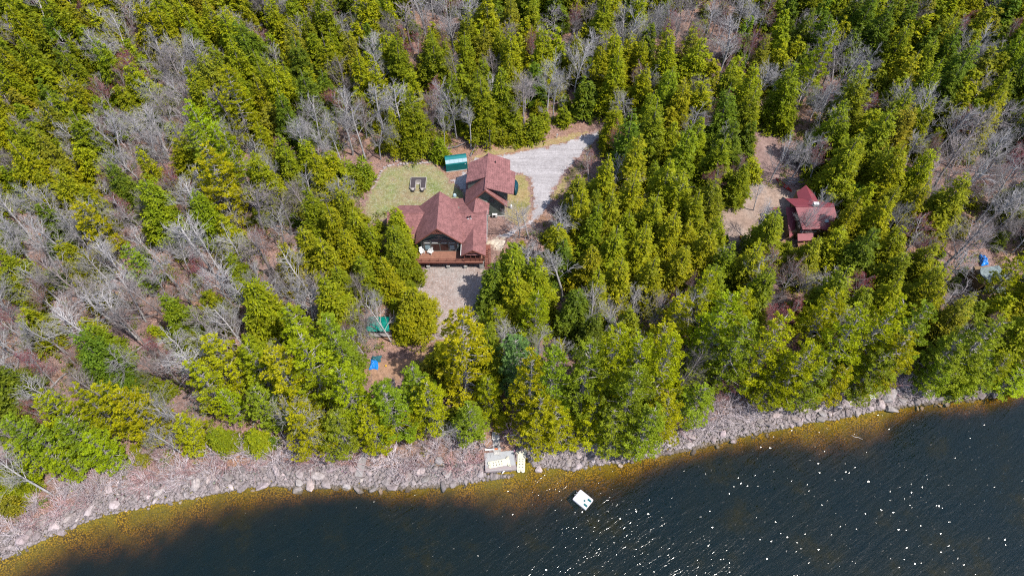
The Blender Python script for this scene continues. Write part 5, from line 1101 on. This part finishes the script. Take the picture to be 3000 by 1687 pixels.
for ps, tries in ((0, 36000), (1, 22000)):
    for _ in range(tries):
        x = rf.uniform(-175, 175); y = rf.uniform(26, 205)
        if abs(x) > 45 + .68*y + 12: continue
        d_ = float(shore_d(x, y))
        if d_ < 5.5: continue
        z = g1(x, y); px, py = proj(x, y, z+8); cx_ = min(19, max(0, int(px//128.8))); cy_ = min(10, max(0, int(py//128.8)))
        ch_ = GRID[cy_][cx_]
        if ps == 0: kd = rf.choices([m[0] for m in MIX[ch_]], [m[1] for m in MIX[ch_]])[0]
        else: kd = {'H': rf.choice(['hemlock', 'hemlock', 'hemlock', 'bare']), 'D': 'hemlock', 'h': rf.choice(['sapling', 'bare', 'hemlock', 'bare']), 'B': rf.choice(['sapling', 'bare', 'bare', 'bare']), 'M': rf.choice(['sapling', 'bare']), 'P': rf.choice(['pine', 'sapling']), 'p': rf.choice(['sapling', 'bare', 'bare']), 'Q': 'pine'}.get(ch_, 'none')
        if kd == 'none': continue
        H, R = sizes(kd)
        if ps: H *= .8; R *= .85
        if kd == 'pine' and d_ < 8: continue
        rc = (1.15 if kd == 'sapling' else (1.85 if kd in ('bare', 'maple') else 2.12)) if ps == 0 else (.9 if kd == 'sapling' else (1.1 if kd == 'bare' else 1.45))
        if not hfree(x, y, rc): continue
        if any(bool(inpoly(x, y, p_)) for p_ in ground_used): continue
        if hides(x, y, z, H, R): continue
        hput(x, y, rc); q = proj(x, y, z+H*.6); vis = -110 < q[0] < 2690 and -120 < q[1]
        LOT.append((kd, x, y, z, H, R, ch_, vis))
def dist_cam(t_): return math.hypot(math.hypot(t_[1], t_[2]), CH-t_[3])
num = {}; rest = []
for t_ in sorted(LOT, key=lambda t_: (not t_[7], dist_cam(t_)/t_[4])):
    kd, x, y, z, H, R, ch_, vis = t_
    have = COUNT.get({'hemlock': 'hemlock_tree', 'pine': 'white_pine_tree', 'sapling': 'young_conifer', 'bare': 'bare_tree', 'maple': 'red_maple_tree'}[kd], 0)
    if have >= 298 or not vis: rest.append(t_); continue
    if kd in ('hemlock', 'sapling'):
        w_ = (.1, .25, .6, .05) if ch_ == 'D' else ((.50, .30, .08, .12) if x < 60 else (.30, .42, .2, .08)); tn = rf.choices(range(4), w_)[0]; nm_, col = T_H[tn]
    elif kd == 'pine': tn = rf.choices(range(4), (.4, .3, .25, .05))[0]; nm_, col = T_P[tn]
    else: nm_, col = '', rf.choice([(.26, .055, .065), (.24, .075, .075), (.22, .10, .085)])
    l, gp = lab(kd, nm_, x, y, H); lean = .10 if kd == 'bare' else .03
    bk = None
    if kd in ('bare', 'maple'): w_ = rf.uniform(.25, .39); bk = (w_, w_*.94, w_*.935) if rf.random() < .75 else (w_*.7, w_*.6, w_*.58)
    plant(kd, x, y, H, R, jitter(col, rf), l, gp, rng=rf, tilt=(rf.gauss(0, lean), rf.gauss(0, lean)), bark=bk)
# trees past the three hundred largest, and those just outside the frame: one mass
lod = [hemlock(900+i, 16.0, 3.1, 190, zb=.08, big=1.3) for i in range(3)]
P_ = []; PB = []; g = np.random.default_rng(9); T_B = [(seg_arrays(bare(950+i, 13.0, twigs=.5)[1], 3)) for i in range(2)]
for kd, x, y, z, H, R, ch_, vis in rest:
    if abs(x) > 40+.68*y+10: continue
    a = rf.random()*6.28; c_, s_ = math.cos(a), math.sin(a)
    if kd in ('hemlock', 'pine', 'sapling'):
        v, f, t_ = lod[rf.randrange(3)]; q = v*np.array([R/3.1, R/3.1, H/16.0]); nm_, col = T_H[rf.choices(range(4), (.42, .36, .12, .10))[0]]
        P_.append((np.stack([q[:, 0]*c_-q[:, 1]*s_+x, q[:, 0]*s_+q[:, 1]*c_+y, q[:, 2]+z], -1), f, t_*np.array(jitter(col, rf))))
    else:
        v, f = T_B[rf.randrange(2)]; q = v*(H/13.0); PB.append((np.stack([q[:, 0]*c_-q[:, 1]*s_+x, q[:, 0]*s_+q[:, 1]*c_+y, q[:, 2]+z], -1), f, np.ones((len(v), 3))))
def stuff(name, parts, mat, label, cat, color):
    if not parts: return
    v, f, t_ = np_join(parts); me = np_mesh(name, v, f, mat, t_); o = bpy.data.objects.new(name, me); C.objects.link(o); o.color = (*color, 1); o['kind'] = 'stuff'; o['label'] = label; o['category'] = cat
stuff('conifer_forest', P_, 'leaf', 'far conifer forest seen as one green mass at the top of the slope', 'forest', (1, 1, 1))
stuff('bare_woods', PB, 'bark', 'far leafless wood among the conifers at the top of the slope', 'forest', (.32, .29, .295))
import collections; print('COUNTS', COUNT, 'rest', len(rest), collections.Counter(t_[0] for t_ in LOT), collections.Counter(t_[0] for t_ in LOT if t_[7]))

# ------------------------------------------------------------------ shrubs of the shore, undergrowth, fallen logs
rs = random.Random(31); ns_ = 0
for _ in range(4000):
    x = rs.uniform(-84, 92); y = float(np.interp(x, sx, sy)) + rs.uniform(1.7, 7.5)
    if blocked(x, y) or not hfree(x, y, .15) or ns_ > 200: continue
    z = g1(x, y); px, py = proj(x, y, z)
    if not -20 < px < 2600: continue
    if any(bool(inpoly(px, py, c)) or bool(inpoly(px, py-14, c)) for c in CLEAR): continue
    hput(x, y, .55); ns_ += 1; R = rs.uniform(1.7, 3.4); w_ = rs.uniform(.34, .58); col = (w_, w_*.86, w_*.88) if rs.random() < .8 else (w_*.8, w_*.5, w_*.5)
    l, gp = lab('shrub', 'grey-pink' if col[1] > col[0]*.8 else 'reddish', x, y, R); plant('shrub', x, y, R*rs.uniform(.75, 1.15), R, col, l, gp, rng=rs, tilt=(rs.uniform(.0, .3), rs.gauss(0, .12)))
# low brush on the forest floor
g = np.random.default_rng(12); n = 21000; xs_ = g.uniform(-150, 150, n); ys_ = g.uniform(30, 150, n); d_ = shore_d(xs_, ys_)
pxy = np.array([proj(a, b, 3.0) for a, b in zip(xs_, ys_)]); ok = (d_ > 3.5) & (pxy[:, 0] > -60) & (pxy[:, 0] < 2640) & (pxy[:, 1] > -30)
for p_ in ground_used: ok &= ~inpoly(xs_, ys_, p_)
ok &= (g.random(n) < np.where(pxy[:, 0] < 900, 1, .7))
xs_, ys_ = xs_[ok], ys_[ok]; n = len(xs_); m = 11; X = np.repeat(xs_, m); Y = np.repeat(ys_, m); Z = gz(X, Y); N_ = n*m
d = nrm(np.stack([g.normal(0, 1, N_), g.normal(0, 1, N_), np.abs(g.normal(.35, .5, N_))], -1)); Lg = g.uniform(.5, 2.3, N_); st_ = np.stack([X+g.normal(0, .25, N_), Y+g.normal(0, .25, N_), Z], -1)
segs = [(a, b, ra, .006) for a, b, ra in zip(st_, st_+d*Lg[:, None], g.uniform(.012, .028, N_))]
v, f = seg_arrays(segs, 3); me = np_mesh('undergrowth', v, f, 'bark'); o = bpy.data.objects.new('undergrowth', me); C.objects.link(o); o.color = (.25, .205, .20, 1); o['kind'] = 'stuff'; o['label'] = 'grey-pink leafless brush over the forest floor'; o['category'] = 'undergrowth'
n = 6500; xs_ = g.uniform(-150, 150, n); ys_ = g.uniform(30, 150, n); d_ = shore_d(xs_, ys_); ok = (d_ > 4.5)
for p_ in ground_used: ok &= ~inpoly(xs_, ys_, p_)
xs_, ys_ = xs_[ok], ys_[ok]; n = len(xs_); m = 26; X = np.repeat(xs_, m)+g.normal(0, .4, n*m); Y = np.repeat(ys_, m)+g.normal(0, .4, n*m); Z = gz(X, Y)+g.uniform(.1, .8, n*m); N_ = n*m
d = nrm(g.normal(0, 1, (N_, 3))+UP*.3); sd = nrm(np.cross(d, UP)+g.normal(0, .5, (N_, 3))); v, f = kites(np.stack([X, Y, Z], -1), d, sd, g.uniform(.25, .55, N_), g.uniform(.14, .28, N_))
cl = np.repeat(np.array([(.125, .15, .012), (.10, .135, .014), (.15, .14, .02)])[g.integers(0, 3, n)], m, 0)*g.uniform(.75, 1.25, (N_, 1)); me = np_mesh('green_undergrowth', v, f, 'leaf', np.repeat(cl, 4, 0)); o = bpy.data.objects.new('green_undergrowth', me); C.objects.link(o); o.color = (1, 1, 1, 1); o['kind'] = 'stuff'; o['label'] = 'low green seedlings and brush on the forest floor'; o['category'] = 'undergrowth'
LOGS = [(60,880),(150,960),(40,930),(230,880),(330,800),(420,900),(520,830),(560,940),(620,800),(120,800),(90,690),(270,750),(700,860),(395,850),(1440,905),(860,700),(1285,345),(1150,368),(1195,365),(70,1010),(480,1090),(640,1075),(330,1170),(150,1185),(210,1210)]
for i, (px, py) in enumerate(LOGS):
    x, y, z = ground_at(px, py); L = rs.uniform(4, 10); a = rs.uniform(-.9, .9)+(math.pi/2 if rs.random() < .3 else 0)+.9; mb = MB(); ps_ = []
    for k in range(5): u = (k/4-.5)*L; X, Y = x+u*math.cos(a)+rs.gauss(0, .22), y+u*math.sin(a)+.5*math.sin(u*.4+i); ps_.append((X, Y, g1(X, Y)+.2+.12*k))
    mb.tube(ps_, [.17, .15, .13, .10, .05], 7)
    for k in range(4): q = Vector(ps_[2]).lerp(Vector(ps_[4]), k/4); e = q+Vector((rs.gauss(0, .6), rs.gauss(0, .6), rs.uniform(.3, 1.0))); mb.bar(q, e, .05, .05, 3)
    o = mb.build('fallen_log', 'bark'); w_ = rs.uniform(.13, .24); o.color = (w_, w_*.92, w_*.92, 1); lb = f'fallen grey log lying {zone_of(px, py)}'; tag(o, lb, 'log', lb.replace('log', 'logs'))

# ------------------------------------------------------------------ single out small groups by what sets their members apart
by = {}
for o in C.objects:
    if o.parent is None and o.get('label') and o.get('group') and o.get('kind') is None and o.get('category') in ('tree', 'shrub', 'boulder', 'log', 'young tree'): by.setdefault(o['label'], []).append(o)
for l, os_ in by.items():
    if not 2 <= len(os_) <= 3 or len(l.split()) > 13: continue
    ds_ = sorted(os_, key=lambda o: float(shore_d(o.location.x, o.location.y)))
    for i, o in enumerate(ds_):
        o['label'] = l + (', nearest the water' if i == 0 else (', farthest from water' if i == len(ds_)-1 else ', middle one'))
# ------------------------------------------------------------------ light
SUN_EL, SUN_AZ = rad(59), rad(-30)      # the sun stands to the right (+x), a little towards the lake
w = bpy.data.worlds.new('World'); bpy.context.scene.world = w; w.use_nodes = True; nt = w.node_tree
sk = nt.nodes.new('ShaderNodeTexSky'); sk.sky_type = 'NISHITA'; sk.sun_disc = False; sk.sun_elevation = SUN_EL; sk.sun_rotation = math.pi/2 - SUN_AZ
bg = nt.nodes['Background']; bg.inputs['Strength'].default_value = .15; nt.links.new(sk.outputs[0], bg.inputs['Color'])
sd_ = bpy.data.lights.new('sun', 'SUN'); sd_.energy = 4.2; sd_.angle = rad(.5); sd_.color = (1, .955, .88); so = bpy.data.objects.new('sun', sd_); C.objects.link(so)
v = Vector((math.cos(SUN_EL)*math.cos(SUN_AZ), math.cos(SUN_EL)*math.sin(SUN_AZ), math.sin(SUN_EL))); so.rotation_euler = v.to_track_quat('Z', 'Y').to_euler()
sc = bpy.context.scene; sc.view_settings.view_transform = 'Standard'; sc.view_settings.look = 'None'; sc.view_settings.exposure = 1.18; sc.view_settings.gamma = 1
sc.cycles.pixel_filter_type = 'BLACKMAN_HARRIS'; sc.cycles.filter_width = 1.15; sc.cycles.use_denoising = False; sc.render.engine = 'CYCLES'; sc.cycles.max_bounces = 5; sc.cycles.diffuse_bounces = 2; sc.cycles.glossy_bounces = 2; sc.cycles.transparent_max_bounces = 6; sc.cycles.transmission_bounces = 3
